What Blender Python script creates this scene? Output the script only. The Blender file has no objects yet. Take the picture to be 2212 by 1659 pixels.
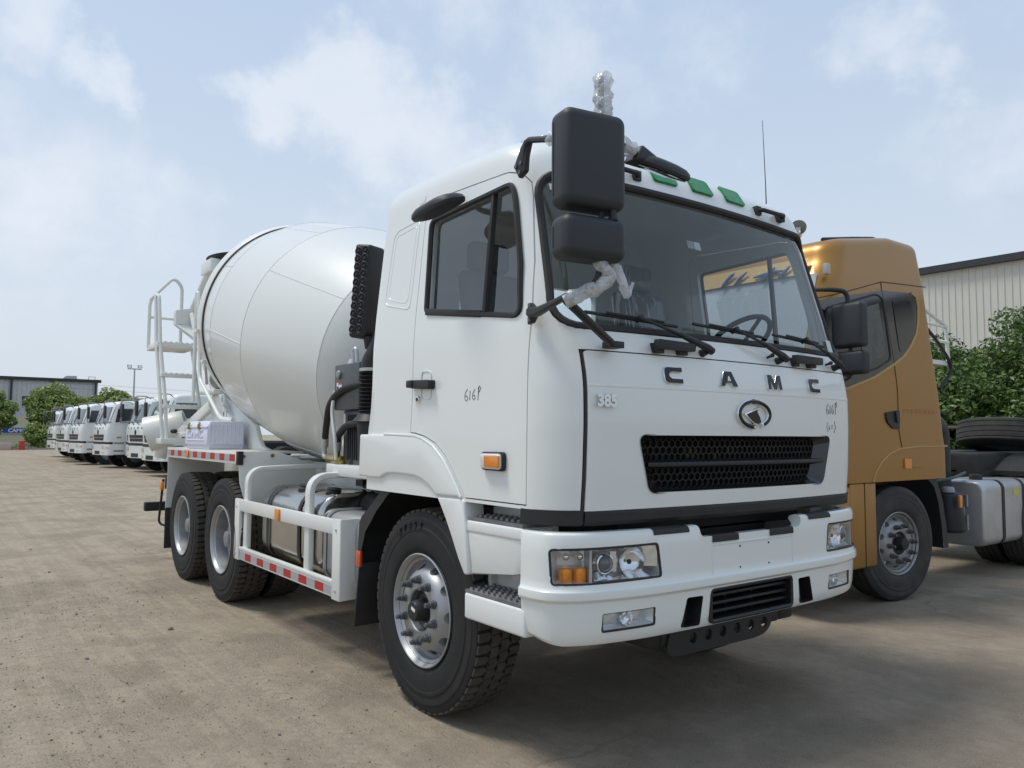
import bpy, bmesh, math, random
import numpy as np
from mathutils import Vector, Matrix
random.seed(7); np.random.seed(7)
R = math.radians
PI = math.pi
scene = bpy.context.scene
COL = scene.collection

# ------------------------------------------------------------------ camera
CAM = Vector((3.8412, -3.4522, 1.5384))
yaw, pitch, roll = R(36.885), R(3.749), R(0.365)
Fv = Vector((-math.cos(yaw)*math.cos(pitch), math.sin(yaw)*math.cos(pitch), math.sin(pitch)))
Rv = Vector((math.sin(yaw), math.cos(yaw), 0)); Uv = Rv.cross(Fv)
R2 = math.cos(roll)*Rv + math.sin(roll)*Uv; U2 = -math.sin(roll)*Rv + math.cos(roll)*Uv
cd = bpy.data.cameras.new('camera'); co = bpy.data.objects.new('camera', cd); COL.objects.link(co)
cd.sensor_fit = 'HORIZONTAL'; cd.sensor_width = 36; cd.lens = 3071.5/4032*36
cd.clip_start = 0.05; cd.clip_end = 3000
M = Matrix((R2, U2, -Fv)).transposed().to_4x4(); M.translation = CAM
co.matrix_world = M; scene.camera = co

# ------------------------------------------------------------------ sky, sun, exposure
SUN_DIR = Vector((-0.27, -0.33, 0.90)).normalized()        # from the scene towards the sun
sun_el = math.asin(SUN_DIR.z); sun_az = math.atan2(SUN_DIR.x, SUN_DIR.y)
world = bpy.data.worlds.new('World'); scene.world = world; world.use_nodes = True
nt = world.node_tree; nt.nodes.clear()
def N(t, tree=nt, **kw):
    n = tree.nodes.new(t)
    for k, v in kw.items(): setattr(n, k, v)
    return n
def math_node(tree, op, a, b=None, c=None, clamp=False):
    n = tree.nodes.new('ShaderNodeMath'); n.operation = op; n.use_clamp = clamp
    for i, x in enumerate((a, b, c)):
        if x is None: continue
        if isinstance(x, (int, float)): n.inputs[i].default_value = x
        else: tree.links.new(x, n.inputs[i])
    return n.outputs[0]
def mix_rgb(tree, fac, a, b, blend='MIX'):
    n = tree.nodes.new('ShaderNodeMix'); n.data_type = 'RGBA'; n.blend_type = blend
    for i, x in ((0, fac), (6, a), (7, b)):
        if isinstance(x, (int, float)): n.inputs[i].default_value = x
        elif isinstance(x, tuple): n.inputs[i].default_value = x if len(x) == 4 else x + (1,)
        else: tree.links.new(x, n.inputs[i])
    return n.outputs[2]
L = nt.links.new
sky = N('ShaderNodeTexSky', sky_type='NISHITA', sun_disc=False)
sky.sun_elevation = sun_el; sky.sun_rotation = sun_az
sky.air_density = 1.2; sky.dust_density = 4.0; sky.ozone_density = 1.5
tc = N('ShaderNodeTexCoord'); sep = N('ShaderNodeSeparateXYZ'); L(tc.outputs['Generated'], sep.inputs[0])
zc = math_node(nt, 'MAXIMUM', sep.outputs[2], 0.0)
# clouds on a flat layer: direction divided by (height + offset)
den = math_node(nt, 'ADD', zc, 0.22)
cx = math_node(nt, 'DIVIDE', sep.outputs[0], den); cy = math_node(nt, 'DIVIDE', sep.outputs[1], den)
cmb = N('ShaderNodeCombineXYZ'); L(cx, cmb.inputs[0]); L(cy, cmb.inputs[1]); L(math_node(nt, 'MULTIPLY', zc, 2.2), cmb.inputs[2])
n1 = N('ShaderNodeTexNoise'); n1.inputs['Scale'].default_value = 1.7; n1.inputs['Detail'].default_value = 7; n1.inputs['Roughness'].default_value = 0.55
mp = N('ShaderNodeMapping'); mp.inputs['Location'].default_value = (3.1, 1.7, 0.4); L(cmb.outputs[0], mp.inputs[0]); L(mp.outputs[0], n1.inputs['Vector'])
n2 = N('ShaderNodeTexNoise'); n2.inputs['Scale'].default_value = 7.5; n2.inputs['Detail'].default_value = 8; n2.inputs['Roughness'].default_value = 0.62
L(tc.outputs['Generated'], n2.inputs['Vector'])
def pix_dir(px, py):
    d = Fv + R2*((px-1106)/1685.05) - U2*((py-829.5)/1685.05)
    return d.normalized()
blobs = [((560,215),0.075,1.0),((640,200),0.085,1.0),((730,235),0.10,1.0),((820,275),0.105,1.0),((920,315),0.105,1.0),((1000,370),0.10,.9),((480,200),0.045,.7),
         ((70,25),0.085,.95),((130,65),0.055,.75),((250,120),0.065,1.0),((285,155),0.04,.85),
         ((140,410),0.17,.55),((290,440),0.12,.5),((40,460),0.09,.5),
         ((1010,70),0.15,.5),((1180,120),0.15,.45),((1400,120),0.16,.4),((1890,125),0.085,.65),((1970,165),0.06,.6),((2150,330),0.15,.4),((740,470),0.06,.5)]
nw = N('ShaderNodeTexNoise'); nw.inputs['Scale'].default_value = 5.5; nw.inputs['Detail'].default_value = 7; nw.inputs['Roughness'].default_value = .62; L(tc.outputs['Generated'], nw.inputs['Vector'])
wv_ = N('ShaderNodeVectorMath', operation='MULTIPLY_ADD'); L(nw.outputs['Color'], wv_.inputs[0]); wv_.inputs[1].default_value = (.22, .22, .22); wv_.inputs[2].default_value = (-.11, -.11, -.11)
wd_ = N('ShaderNodeVectorMath', operation='ADD'); L(tc.outputs['Generated'], wd_.inputs[0]); L(wv_.outputs[0], wd_.inputs[1])
acc = None
for (px, py), rad, w in blobs:
    d = pix_dir(px, py)
    dn = N('ShaderNodeVectorMath', operation='DISTANCE'); L(wd_.outputs[0], dn.inputs[0]); dn.inputs[1].default_value = d
    mr = N('ShaderNodeMapRange', interpolation_type='SMOOTHERSTEP'); L(dn.outputs['Value'], mr.inputs[0])
    mr.inputs[1].default_value = rad*1.25; mr.inputs[2].default_value = 0.0; mr.inputs[3].default_value = 0.0; mr.inputs[4].default_value = w
    acc = mr.outputs[0] if acc is None else math_node(nt, 'MAXIMUM', acc, mr.outputs[0])
base = math_node(nt, 'ADD', math_node(nt, 'MULTIPLY', math_node(nt, 'SUBTRACT', n1.outputs[0], 0.55), 0.7), math_node(nt, 'MULTIPLY', acc, 0.62))
det = math_node(nt, 'MULTIPLY', math_node(nt, 'SUBTRACT', n2.outputs[0], 0.5), 0.95)
dens = math_node(nt, 'ADD', base, det)
cl = N('ShaderNodeMapRange', interpolation_type='SMOOTHSTEP'); L(dens, cl.inputs[0]); cl.inputs[1].default_value = 0.04; cl.inputs[2].default_value = 0.58
cl.inputs[3].default_value = 0.0; cl.inputs[4].default_value = 0.76
# hazy blue to milky horizon
hz = N('ShaderNodeMapRange', interpolation_type='SMOOTHSTEP'); L(zc, hz.inputs[0]); hz.inputs[1].default_value = 0.0; hz.inputs[2].default_value = 0.62
hz.inputs[3].default_value = 0.0; hz.inputs[4].default_value = 1.0
haze_col = mix_rgb(nt, hz.outputs[0], (0.61, 0.675, 0.755), (0.43, 0.545, 0.71))
skyscaled = N('ShaderNodeVectorMath', operation='SCALE'); L(sky.outputs[0], skyscaled.inputs[0]); skyscaled.inputs[3].default_value = 0.085
mixsky = mix_rgb(nt, 0.80, skyscaled.outputs[0], haze_col)
cloud_col = mix_rgb(nt, n1.outputs[0], (0.60, 0.65, 0.73), (0.69, 0.72, 0.77))
final = mix_rgb(nt, cl.outputs[0], mixsky, cloud_col)
bg = N('ShaderNodeBackground'); L(final, bg.inputs[0]); bg.inputs[1].default_value = 1.0
wo = N('ShaderNodeOutputWorld'); L(bg.outputs[0], wo.inputs[0])

sd = bpy.data.lights.new('sun', 'SUN'); sd.energy = 1.7; sd.angle = R(15); sd.color = (1.0, 0.95, 0.87)
so = bpy.data.objects.new('sun', sd); COL.objects.link(so)
so.rotation_euler = SUN_DIR.to_track_quat('Z', 'Y').to_euler()
vs = scene.view_settings; vs.view_transform = 'Standard'; vs.look = 'None'; vs.gamma = 1; vs.exposure = 0.34; vs.use_curve_mapping = False

# ------------------------------------------------------------------ materials
MATS = {}
def mat(name, col, rough=0.5, metal=0.0, coat=0.0, noise=None, bump=None, spec=0.5, emis=None, alpha=None, trans=0.0, ior=1.45):
    if name in MATS: return MATS[name]
    m = bpy.data.materials.new(name); m.use_nodes = True; t = m.node_tree; b = t.nodes['Principled BSDF']
    b.inputs['Base Color'].default_value = (*col, 1); b.inputs['Roughness'].default_value = rough; b.inputs['Metallic'].default_value = metal
    b.inputs['Coat Weight'].default_value = coat; b.inputs['Coat Roughness'].default_value = 0.06
    b.inputs['Specular IOR Level'].default_value = spec; b.inputs['Transmission Weight'].default_value = trans; b.inputs['IOR'].default_value = ior
    tcn = t.nodes.new('ShaderNodeTexCoord')
    if noise:
        sc, amt, c2 = noise
        n = t.nodes.new('ShaderNodeTexNoise'); n.inputs['Scale'].default_value = sc; n.inputs['Detail'].default_value = 8; n.inputs['Roughness'].default_value = 0.65
        t.links.new(tcn.outputs['Object'], n.inputs['Vector'])
        mr = t.nodes.new('ShaderNodeMapRange'); t.links.new(n.outputs[0], mr.inputs[0]); mr.inputs[1].default_value = 0.42; mr.inputs[2].default_value = 0.72; mr.inputs[3].default_value = 0; mr.inputs[4].default_value = amt
        t.links.new(mix_rgb(t, mr.outputs[0], col, c2), b.inputs['Base Color'])
        rr = math_node(t, 'MULTIPLY_ADD', n.outputs[0], 0.25, max(rough-0.12, 0.02)); t.links.new(rr, b.inputs['Roughness'])
    if bump:
        sc, st, dist = bump
        n = t.nodes.new('ShaderNodeTexNoise'); n.inputs['Scale'].default_value = sc; n.inputs['Detail'].default_value = 5
        t.links.new(tcn.outputs['Object'], n.inputs['Vector'])
        bn = t.nodes.new('ShaderNodeBump'); bn.inputs['Strength'].default_value = st; bn.inputs['Distance'].default_value = dist
        t.links.new(n.outputs[0], bn.inputs['Height']); t.links.new(bn.outputs[0], b.inputs['Normal'])
    MATS[name] = m; return m
def glass_mat(name, tint, rough=0.0, ior=1.5, refl=1.0):
    m = bpy.data.materials.new(name); m.use_nodes = True; t = m.node_tree; t.nodes.clear()
    o = t.nodes.new('ShaderNodeOutputMaterial'); tr = t.nodes.new('ShaderNodeBsdfTransparent'); tr.inputs[0].default_value = (*tint, 1)
    g = t.nodes.new('ShaderNodeBsdfGlossy'); g.inputs['Roughness'].default_value = rough; g.inputs['Color'].default_value = (refl, refl, refl, 1)
    lw = t.nodes.new('ShaderNodeLayerWeight'); lw.inputs[0].default_value = .5; f0 = ((ior-1)/(ior+1))**2      # Schlick, the same from both sides
    fr = math_node(t, 'MULTIPLY_ADD', math_node(t, 'POWER', lw.outputs['Facing'], 5.0), 1-f0, f0)
    mx = t.nodes.new('ShaderNodeMixShader'); t.links.new(fr, mx.inputs[0]); t.links.new(tr.outputs[0], mx.inputs[1]); t.links.new(g.outputs[0], mx.inputs[2])
    t.links.new(mx.outputs[0], o.inputs[0]); MATS[name] = m; return m
WHITE = mat('white_paint', (0.77, 0.795, 0.775), 0.32, 0, 0.85, noise=(1.3, 0.22, (0.715, 0.745, 0.715)), bump=(1.1, 0.05, 0.03))
WHITE2 = mat('white_steel_paint', (0.75, 0.765, 0.735), 0.38, 0, 0.3, noise=(2.5, 0.35, (0.65, 0.655, 0.61)))
DRUMW = mat('drum_white_paint', (0.70, 0.715, 0.685), 0.34, 0, 0.45, noise=(1.1, 0.3, (0.69, 0.695, 0.67)), bump=(0.9, 0.10, 0.05))
BLACKP = mat('black_plastic', (0.018, 0.019, 0.021), 0.48, noise=(9, 0.4, (0.03, 0.031, 0.033)))
MIRRORP = mat('mirror_plastic', (0.030, 0.033, 0.038), 0.52, bump=(400, 0.12, 0.001))
RUBBER = mat('rubber', (0.020, 0.020, 0.021), 0.6, noise=(6, 0.5, (0.045, 0.043, 0.04)))
TYREM = mat('tyre_rubber', (0.019, 0.0193, 0.0205), 0.72, noise=(5, 0.6, (0.038, 0.036, 0.033)), bump=(60, 0.1, 0.002), spec=.35)
TREADM = mat('tyre_tread', (0.052, 0.047, 0.040), 0.85, noise=(14, 0.7, (0.105, 0.093, 0.078)))
GTYREM = mat('dusty_tyre_rubber', (0.030, 0.029, 0.028), 0.7, noise=(5, 0.8, (0.075, 0.068, 0.06)))
SILVER = mat('silver_wheel', (0.37, 0.38, 0.39), 0.42, 0.6, noise=(12, 0.5, (0.36, 0.36, 0.36)))
GREYW = mat('grey_wheel', (0.30, 0.31, 0.32), 0.45, 0.5, noise=(8, 0.6, (0.16, 0.16, 0.16)))
NUT = mat('dark_nut', (0.13, 0.14, 0.15), 0.5, 0.5)
CHROME = mat('chrome', (0.78, 0.79, 0.80), 0.06, 1.0)
REFL = mat('lamp_reflector', (0.88, 0.89, 0.90), 0.10, 0.85, bump=(14, 0.25, 0.02))
ALU = mat('polished_aluminium', (0.52, 0.51, 0.49), 0.20, 1.0, noise=(3, 0.5, (0.42, 0.40, 0.37)), bump=(2.5, 0.12, 0.05))
ALU2 = mat('dull_aluminium', (0.50, 0.51, 0.52), 0.42, 0.7, noise=(4, 0.6, (0.36, 0.36, 0.35)))
GALV = mat('step_grating', (0.24, 0.24, 0.245), 0.5, 0.5, noise=(20, 0.8, (0.12, 0.12, 0.12)))
DARK = mat('dark_chassis', (0.012, 0.012, 0.013), 0.6, noise=(5, 0.6, (0.03, 0.028, 0.026)))
GREYP = mat('grey_machine_paint', (0.085, 0.092, 0.098), 0.45, noise=(5, 0.5, (0.06, 0.064, 0.068)))
BRASS = mat('brass', (0.45, 0.34, 0.12), 0.3, 0.9)
RUST = mat('rusty_bolt', (0.20, 0.12, 0.06), 0.6, 0.4)
AMBER = mat('amber_lens', (0.75, 0.24, 0.015), 0.12, coat=0.6, bump=(90, 0.4, 0.004))
REDTAPE = mat('red_tape', (0.40, 0.028, 0.022), 0.6)
SILTAPE = mat('silver_tape', (0.42, 0.44, 0.48), 0.35, 0.3)
GREEN = mat('green_lens', (0.002, 0.165, 0.035), 0.3, noise=(26, 0.8, (0.02, 0.32, 0.10)), bump=(45, 0.5, 0.006))
GOLD = mat('gold_paint', (0.345, 0.176, 0.041), 0.36, 0.55, 0.3, noise=(220, 0.5, (0.44, 0.24, 0.068)))
GLASS = glass_mat('windscreen_glass', (0.68, 0.75, 0.765), 0.0, 1.58)
SGLASS = glass_mat('side_window_glass', (0.74, 0.77, 0.78), 0.0, 2.0)
CLEAR = glass_mat('clear_lens', (0.90, 0.92, 0.93), 0.0, 1.45)
DGLASS = mat('dark_glass', (0.012, 0.015, 0.018), 0.05, coat=0.5)
PLASTICBOX = mat('tool_box_plastic', (0.70, 0.71, 0.82), 0.42)
INTER = mat('cab_trim_grey', (0.30, 0.315, 0.32), 0.75)
LAMPIN = mat('lamp_housing_silver', (0.86, 0.87, 0.88), 0.16, 0.45, bump=(10, 0.2, 0.02))
DASH = mat('dashboard', (0.17, 0.18, 0.185), 0.7)
SEATM = mat('seat_cloth', (0.16, 0.165, 0.17), 0.85)
SHEET = mat('plastic_cover', (0.30, 0.30, 0.30), 0.18, coat=.6)
_t = SHEET.node_tree; _tc = _t.nodes.new('ShaderNodeTexCoord'); _mp = _t.nodes.new('ShaderNodeMapping'); _mp.inputs['Scale'].default_value = (30, 34, 2.2); _t.links.new(_tc.outputs['Object'], _mp.inputs[0])
_n = _t.nodes.new('ShaderNodeTexNoise'); _n.inputs['Scale'].default_value = 1.0; _n.inputs['Detail'].default_value = 4; _t.links.new(_mp.outputs[0], _n.inputs['Vector'])
_r = _t.nodes.new('ShaderNodeMapRange'); _r.inputs[1].default_value = .55; _r.inputs[2].default_value = .66; _t.links.new(_n.outputs[0], _r.inputs[0]); _t.links.new(mix_rgb(_t, _r.outputs[0], (.20, .20, .20), (.80, .80, .80)), _t.nodes['Principled BSDF'].inputs['Base Color'])
def wrap_mat():
    m = bpy.data.materials.new('bubble_wrap_plastic'); m.use_nodes = True; t = m.node_tree; t.nodes.clear(); l = t.links.new
    o = t.nodes.new('ShaderNodeOutputMaterial'); tr = t.nodes.new('ShaderNodeBsdfTransparent'); tr.inputs[0].default_value = (.92, .93, .94, 1)
    d = t.nodes.new('ShaderNodeBsdfTranslucent'); d.inputs[0].default_value = (.80, .82, .84, 1); d2 = t.nodes.new('ShaderNodeBsdfDiffuse'); d2.inputs[0].default_value = (.80, .82, .84, 1)
    g = t.nodes.new('ShaderNodeBsdfGlossy'); g.inputs['Roughness'].default_value = .28
    tcn = t.nodes.new('ShaderNodeTexCoord'); vo = t.nodes.new('ShaderNodeTexVoronoi'); vo.inputs['Scale'].default_value = 62; l(tcn.outputs['Object'], vo.inputs['Vector'])
    bn = t.nodes.new('ShaderNodeBump'); bn.inputs['Strength'].default_value = .8; bn.inputs['Distance'].default_value = .006; bn.invert = True; l(vo.outputs['Distance'], bn.inputs['Height'])
    for s in (d, d2, g): l(bn.outputs[0], s.inputs['Normal'])
    a = t.nodes.new('ShaderNodeMixShader'); a.inputs[0].default_value = .6; l(d.outputs[0], a.inputs[1]); l(d2.outputs[0], a.inputs[2])
    b = t.nodes.new('ShaderNodeMixShader'); l(tr.outputs[0], b.inputs[1]); l(a.outputs[0], b.inputs[2])
    mr = t.nodes.new('ShaderNodeMapRange'); l(vo.outputs['Distance'], mr.inputs[0]); mr.inputs[1].default_value = 0; mr.inputs[2].default_value = .6; mr.inputs[3].default_value = .42; mr.inputs[4].default_value = .74; l(mr.outputs[0], b.inputs[0])
    c = t.nodes.new('ShaderNodeMixShader'); c.inputs[0].default_value = .10; l(b.outputs[0], c.inputs[1]); l(g.outputs[0], c.inputs[2]); l(c.outputs[0], o.inputs[0])
    MATS['wrap'] = m; return m
WRAP = wrap_mat()
PAPER = mat('paper_label', (0.75, 0.75, 0.73), 0.6)
INK = mat('black_ink', (0.01, 0.01, 0.012), 0.6)
BLUEINK = mat('blue_paint', (0.05, 0.13, 0.32), 0.4)

# ------------------------------------------------------------------ mesh helpers
class MB:
    def __init__(s): s.v = []; s.f = []
    def add(s, v, f):
        o = len(s.v); s.v.extend([tuple(p) for p in v]); s.f.extend([tuple(i+o for i in q) for q in f]); return s
    def box(s, x0, x1, y0, y1, z0, z1):
        return s.add([(x0,y0,z0),(x1,y0,z0),(x1,y1,z0),(x0,y1,z0),(x0,y0,z1),(x1,y0,z1),(x1,y1,z1),(x0,y1,z1)],
                     [(0,3,2,1),(4,5,6,7),(0,1,5,4),(1,2,6,5),(2,3,7,6),(3,0,4,7)])
    def frame(s, d):
        d = Vector(d).normalized(); a = Vector((0,0,1)) if abs(d.z) < .9 else Vector((1,0,0))
        u = d.cross(a).normalized(); w = d.cross(u); return u, w
    def cyl(s, p0, p1, r0, r1=None, n=16, cap=True):
        r1 = r0 if r1 is None else r1; p0 = Vector(p0); p1 = Vector(p1); u, w = s.frame(p1-p0)
        v = []
        for p, r in ((p0, r0), (p1, r1)):
            for i in range(n):
                a = 2*PI*i/n; v.append(p + u*(r*math.cos(a)) + w*(r*math.sin(a)))
        f = [(i, (i+1) % n, n+(i+1) % n, n+i) for i in range(n)]
        if cap: f += [tuple(range(n))[::-1], tuple(range(n, 2*n))]
        return s.add(v, f)
    def tube(s, pts, r, n=8, flat=None, closed=False, cap=True):
        pts = [Vector(p) for p in pts]; m = len(pts); v = []; pu = None
        for i, p in enumerate(pts):
            if closed: d = (pts[(i+1) % m]-pts[i-1])
            else: d = pts[min(i+1, m-1)]-pts[max(i-1, 0)]
            d.normalize()
            if pu is None: u, w = s.frame(d)
            else:
                u = pu - d*pu.dot(d); u.normalize(); w = d.cross(u)
            pu = u
            rr = r[i] if isinstance(r, (list, tuple)) else r
            for k in range(n):
                a = 2*PI*(k+.5)/n; v.append(p + u*(rr*math.cos(a)) + w*(rr*math.sin(a)))
        f = []
        for i in range(m if closed else m-1):
            j = (i+1) % m
            for k in range(n): f.append((i*n+k, i*n+(k+1) % n, j*n+(k+1) % n, j*n+k))
        if cap and not closed: f += [tuple(range(n))[::-1], tuple(range((m-1)*n, m*n))]
        return s.add(v, f)
    def lathe(s, prof, o=(0,0,0), ax=(0,1,0), n=48, a0=0, a1=2*PI, up=None):
        o = Vector(o); ax = Vector(ax).normalized()
        if up is None: u, w = s.frame(ax)
        else: u = Vector(up); u = (u-ax*u.dot(ax)).normalized(); w = ax.cross(u)
        full = abs(a1-a0-2*PI) < 1e-6; nn = n if full else n+1; v = []
        for r, t in prof:
            for i in range(nn):
                a = a0+(a1-a0)*i/n; v.append(o + ax*t + u*(r*math.cos(a)) + w*(r*math.sin(a)))
        f = []
        for j in range(len(prof)-1):
            for i in range(n):
                k = (i+1) % nn
                f.append((j*nn+i, j*nn+k, (j+1)*nn+k, (j+1)*nn+i))
        return s.add(v, f)
    def prism(s, poly, vec):
        poly = [Vector(p) for p in poly]; vec = Vector(vec); n = len(poly)
        v = poly + [p+vec for p in poly]
        f = [tuple(range(n))[::-1], tuple(range(n, 2*n))] + [(i, (i+1) % n, n+(i+1) % n, n+i) for i in range(n)]
        return s.add(v, f)
    def ball(s, c, r, nu=16, nv=10, sc=(1,1,1)):
        c = Vector(c); v = []; f = []
        for j in range(nv+1):
            t = PI*j/nv
            for i in range(nu):
                a = 2*PI*i/nu; v.append((c.x+r*sc[0]*math.sin(t)*math.cos(a), c.y+r*sc[1]*math.sin(t)*math.sin(a), c.z+r*sc[2]*math.cos(t)))
        for j in range(nv):
            for i in range(nu): f.append((j*nu+i, (j+1)*nu+i, (j+1)*nu+(i+1) % nu, j*nu+(i+1) % nu))
        return s.add(v, f)
    def grid(s, fn, nu, nv, closed_u=False):
        v = [fn(i/(nu), j/nv) for j in range(nv+1) for i in range(nu+1)]
        f = [(j*(nu+1)+i, j*(nu+1)+i+1, (j+1)*(nu+1)+i+1, (j+1)*(nu+1)+i) for j in range(nv) for i in range(nu)]
        return s.add(v, f)
def finish(me, bevel=0, seg=2, angle=32, weld=True):
    bm = bmesh.new(); bm.from_mesh(me)
    if weld: bmesh.ops.remove_doubles(bm, verts=bm.verts, dist=1e-5)
    bmesh.ops.recalc_face_normals(bm, faces=bm.faces)
    if bevel:
        es = [e for e in bm.edges if len(e.link_faces) == 2 and e.calc_face_angle(0) > R(30)]
        if es: bmesh.ops.bevel(bm, geom=es, offset=bevel, segments=seg, profile=0.5, affect='EDGES', clamp_overlap=True)
    for f in bm.faces: f.smooth = True
    for e in bm.edges:
        if len(e.link_faces) == 2 and e.calc_face_angle(0) > R(angle): e.smooth = False
    bm.to_mesh(me); bm.free(); me.update()
def build(name, mb, m, parent=None, bevel=0, seg=2, angle=32, fin=True, loc=None, rot=None):
    me = bpy.data.meshes.new(name); me.from_pydata(mb.v, [], mb.f); me.update()
    if fin: finish(me, bevel, seg, angle)
    o = bpy.data.objects.new(name, me); COL.objects.link(o); me.materials.append(m)
    if parent is not None: o.parent = parent
    if loc is not None: o.location = loc
    if rot is not None: o.rotation_euler = rot
    return o
def empty(name, loc=(0,0,0), rz=0, parent=None, sc=None):
    o = bpy.data.objects.new(name, None); COL.objects.link(o); o.location = loc; o.rotation_euler = (0,0,rz); o.empty_display_size = .2
    if parent is not None: o.parent = parent
    if sc: o.scale = sc
    return o
def tag(o, label=None, cat=None, group=None, kind=None):
    if label: o['label'] = label
    if cat: o['category'] = cat
    if group: o['group'] = group
    if kind: o['kind'] = kind
    return o
def copy_tree(o, parent=None):
    c = o.copy(); COL.objects.link(c)
    if parent is not None: c.parent = parent
    for ch in list(o.children): copy_tree(ch, c)
    return c
def boolean(o, cutter, op='DIFFERENCE', keep=False):
    md = o.modifiers.new('b', 'BOOLEAN'); md.operation = op; md.object = cutter; md.solver = 'EXACT'
    bpy.context.view_layer.update()
    dg = bpy.context.evaluated_depsgraph_get()
    me = bpy.data.meshes.new_from_object(o.evaluated_get(dg)); o.modifiers.remove(md)
    old = o.data; o.data = me
    if old.users == 0: bpy.data.meshes.remove(old)
    if not keep:
        d = cutter.data; bpy.data.objects.remove(cutter); bpy.data.meshes.remove(d)
    return o
def cutter(mb): 
    o = build('cutter', mb, DARK, fin=False)
    bm = bmesh.new(); bm.from_mesh(o.data); bmesh.ops.recalc_face_normals(bm, faces=bm.faces); bm.to_mesh(o.data); bm.free()
    return o
def sharp(o, angle=32):
    bm = bmesh.new(); bm.from_mesh(o.data)
    for f in bm.faces: f.smooth = True
    for e in bm.edges: e.smooth = not (len(e.link_faces) == 2 and e.calc_face_angle(0) > R(angle))
    bm.to_mesh(o.data); bm.free()
def lerp_tab(tab, z):
    if z <= tab[0][0]: return tab[0][1]
    for (a, b), (c, d) in zip(tab, tab[1:]):
        if z <= c: t = (z-a)/(c-a); return b+(d-b)*t
    return tab[-1][1]
def smooth_tab(tab):                                   # monotone-ish smooth interpolation by blurring a dense table
    z0, z1 = tab[0][0], tab[-1][0]; zs = np.linspace(z0, z1, 241); vs = np.array([lerp_tab(tab, z) for z in zs])
    k = np.ones(11)/11; pad = np.r_[[vs[0]]*5, vs, [vs[-1]]*5]; vv = np.convolve(pad, k, 'valid')
    return lambda z: float(np.interp(z, zs, vv))
def offset_poly(p, d):
    n = len(p); area = sum(p[i][0]*p[(i+1) % n][1]-p[(i+1) % n][0]*p[i][1] for i in range(n)); sg = 1 if area > 0 else -1
    out = []
    for i in range(n):
        a, b, c = Vector(p[i-1]), Vector(p[i]), Vector(p[(i+1) % n])
        e1 = (b-a).normalized(); e2 = (c-b).normalized()
        n1 = Vector((e1.y, -e1.x))*sg; n2 = Vector((e2.y, -e2.x))*sg
        m = (n1+n2); m = m/max(m.length_squared, .3)*2 if m.length > 1e-6 else n1
        out.append((b.x+m.x*d, b.y+m.y*d))
    return out
def round_poly(p, r, seg=5):
    n = len(p); out = []
    rs = r if isinstance(r, (list, tuple)) else [r]*n
    for i in range(n):
        a, b, c = Vector(p[i-1]), Vector(p[i]), Vector(p[(i+1) % n]); rr = rs[i]
        if rr <= 0: out.append(tuple(b)); continue
        d1 = (a-b); d2 = (c-b); t = min(rr, d1.length*.49, d2.length*.49)
        q0 = b+d1.normalized()*t; q1 = b+d2.normalized()*t
        for k in range(seg+1):
            s = k/seg; out.append(tuple(q0*(1-s)**2 + b*2*s*(1-s) + q1*s*s))
    return out
def densify(p, step):
    out = []; n = len(p)
    for i in range(n):
        a, b = Vector(p[i]), Vector(p[(i+1) % n]); k = max(1, int((b-a).length/step))
        out += [tuple(a+(b-a)*(j/k)) for j in range(k)]
    return out
def bend(pts, r=0.05, seg=5):                          # round the corners of an open path
    pts = [Vector(p) for p in pts]; out = [pts[0]]
    for a, b, c in zip(pts, pts[1:], pts[2:]):
        t = min(r, (a-b).length*.49, (c-b).length*.49); q0 = b+(a-b).normalized()*t; q1 = b+(c-b).normalized()*t
        for k in range(seg+1):
            s = k/seg; out.append(q0*(1-s)**2 + b*2*s*(1-s) + q1*s*s)
    return out+[pts[-1]]
def text_mesh(name, body, size, m, parent, origin, xdir, ydir, extrude=0.0, align='LEFT', bold=0.0):
    cu = bpy.data.curves.new(name, 'FONT'); cu.body = body; cu.size = size; cu.extrude = extrude; cu.offset = bold; cu.align_x = align; cu.resolution_u = 3
    o = bpy.data.objects.new(name, cu); COL.objects.link(o)
    bpy.context.view_layer.update(); dg = bpy.context.evaluated_depsgraph_get()
    me = bpy.data.meshes.new_from_object(o.evaluated_get(dg)); bpy.data.objects.remove(o); bpy.data.curves.remove(cu)
    x = Vector(xdir).normalized(); y = Vector(ydir); y = (y-x*y.dot(x)).normalized(); z = x.cross(y)
    T = Matrix((x, y, z)).transposed().to_4x4(); T.translation = Vector(origin); me.transform(T)
    me.materials.clear(); me.materials.append(m)
    q = bpy.data.objects.new(name, me); COL.objects.link(q); q.parent = parent
    return q
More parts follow.
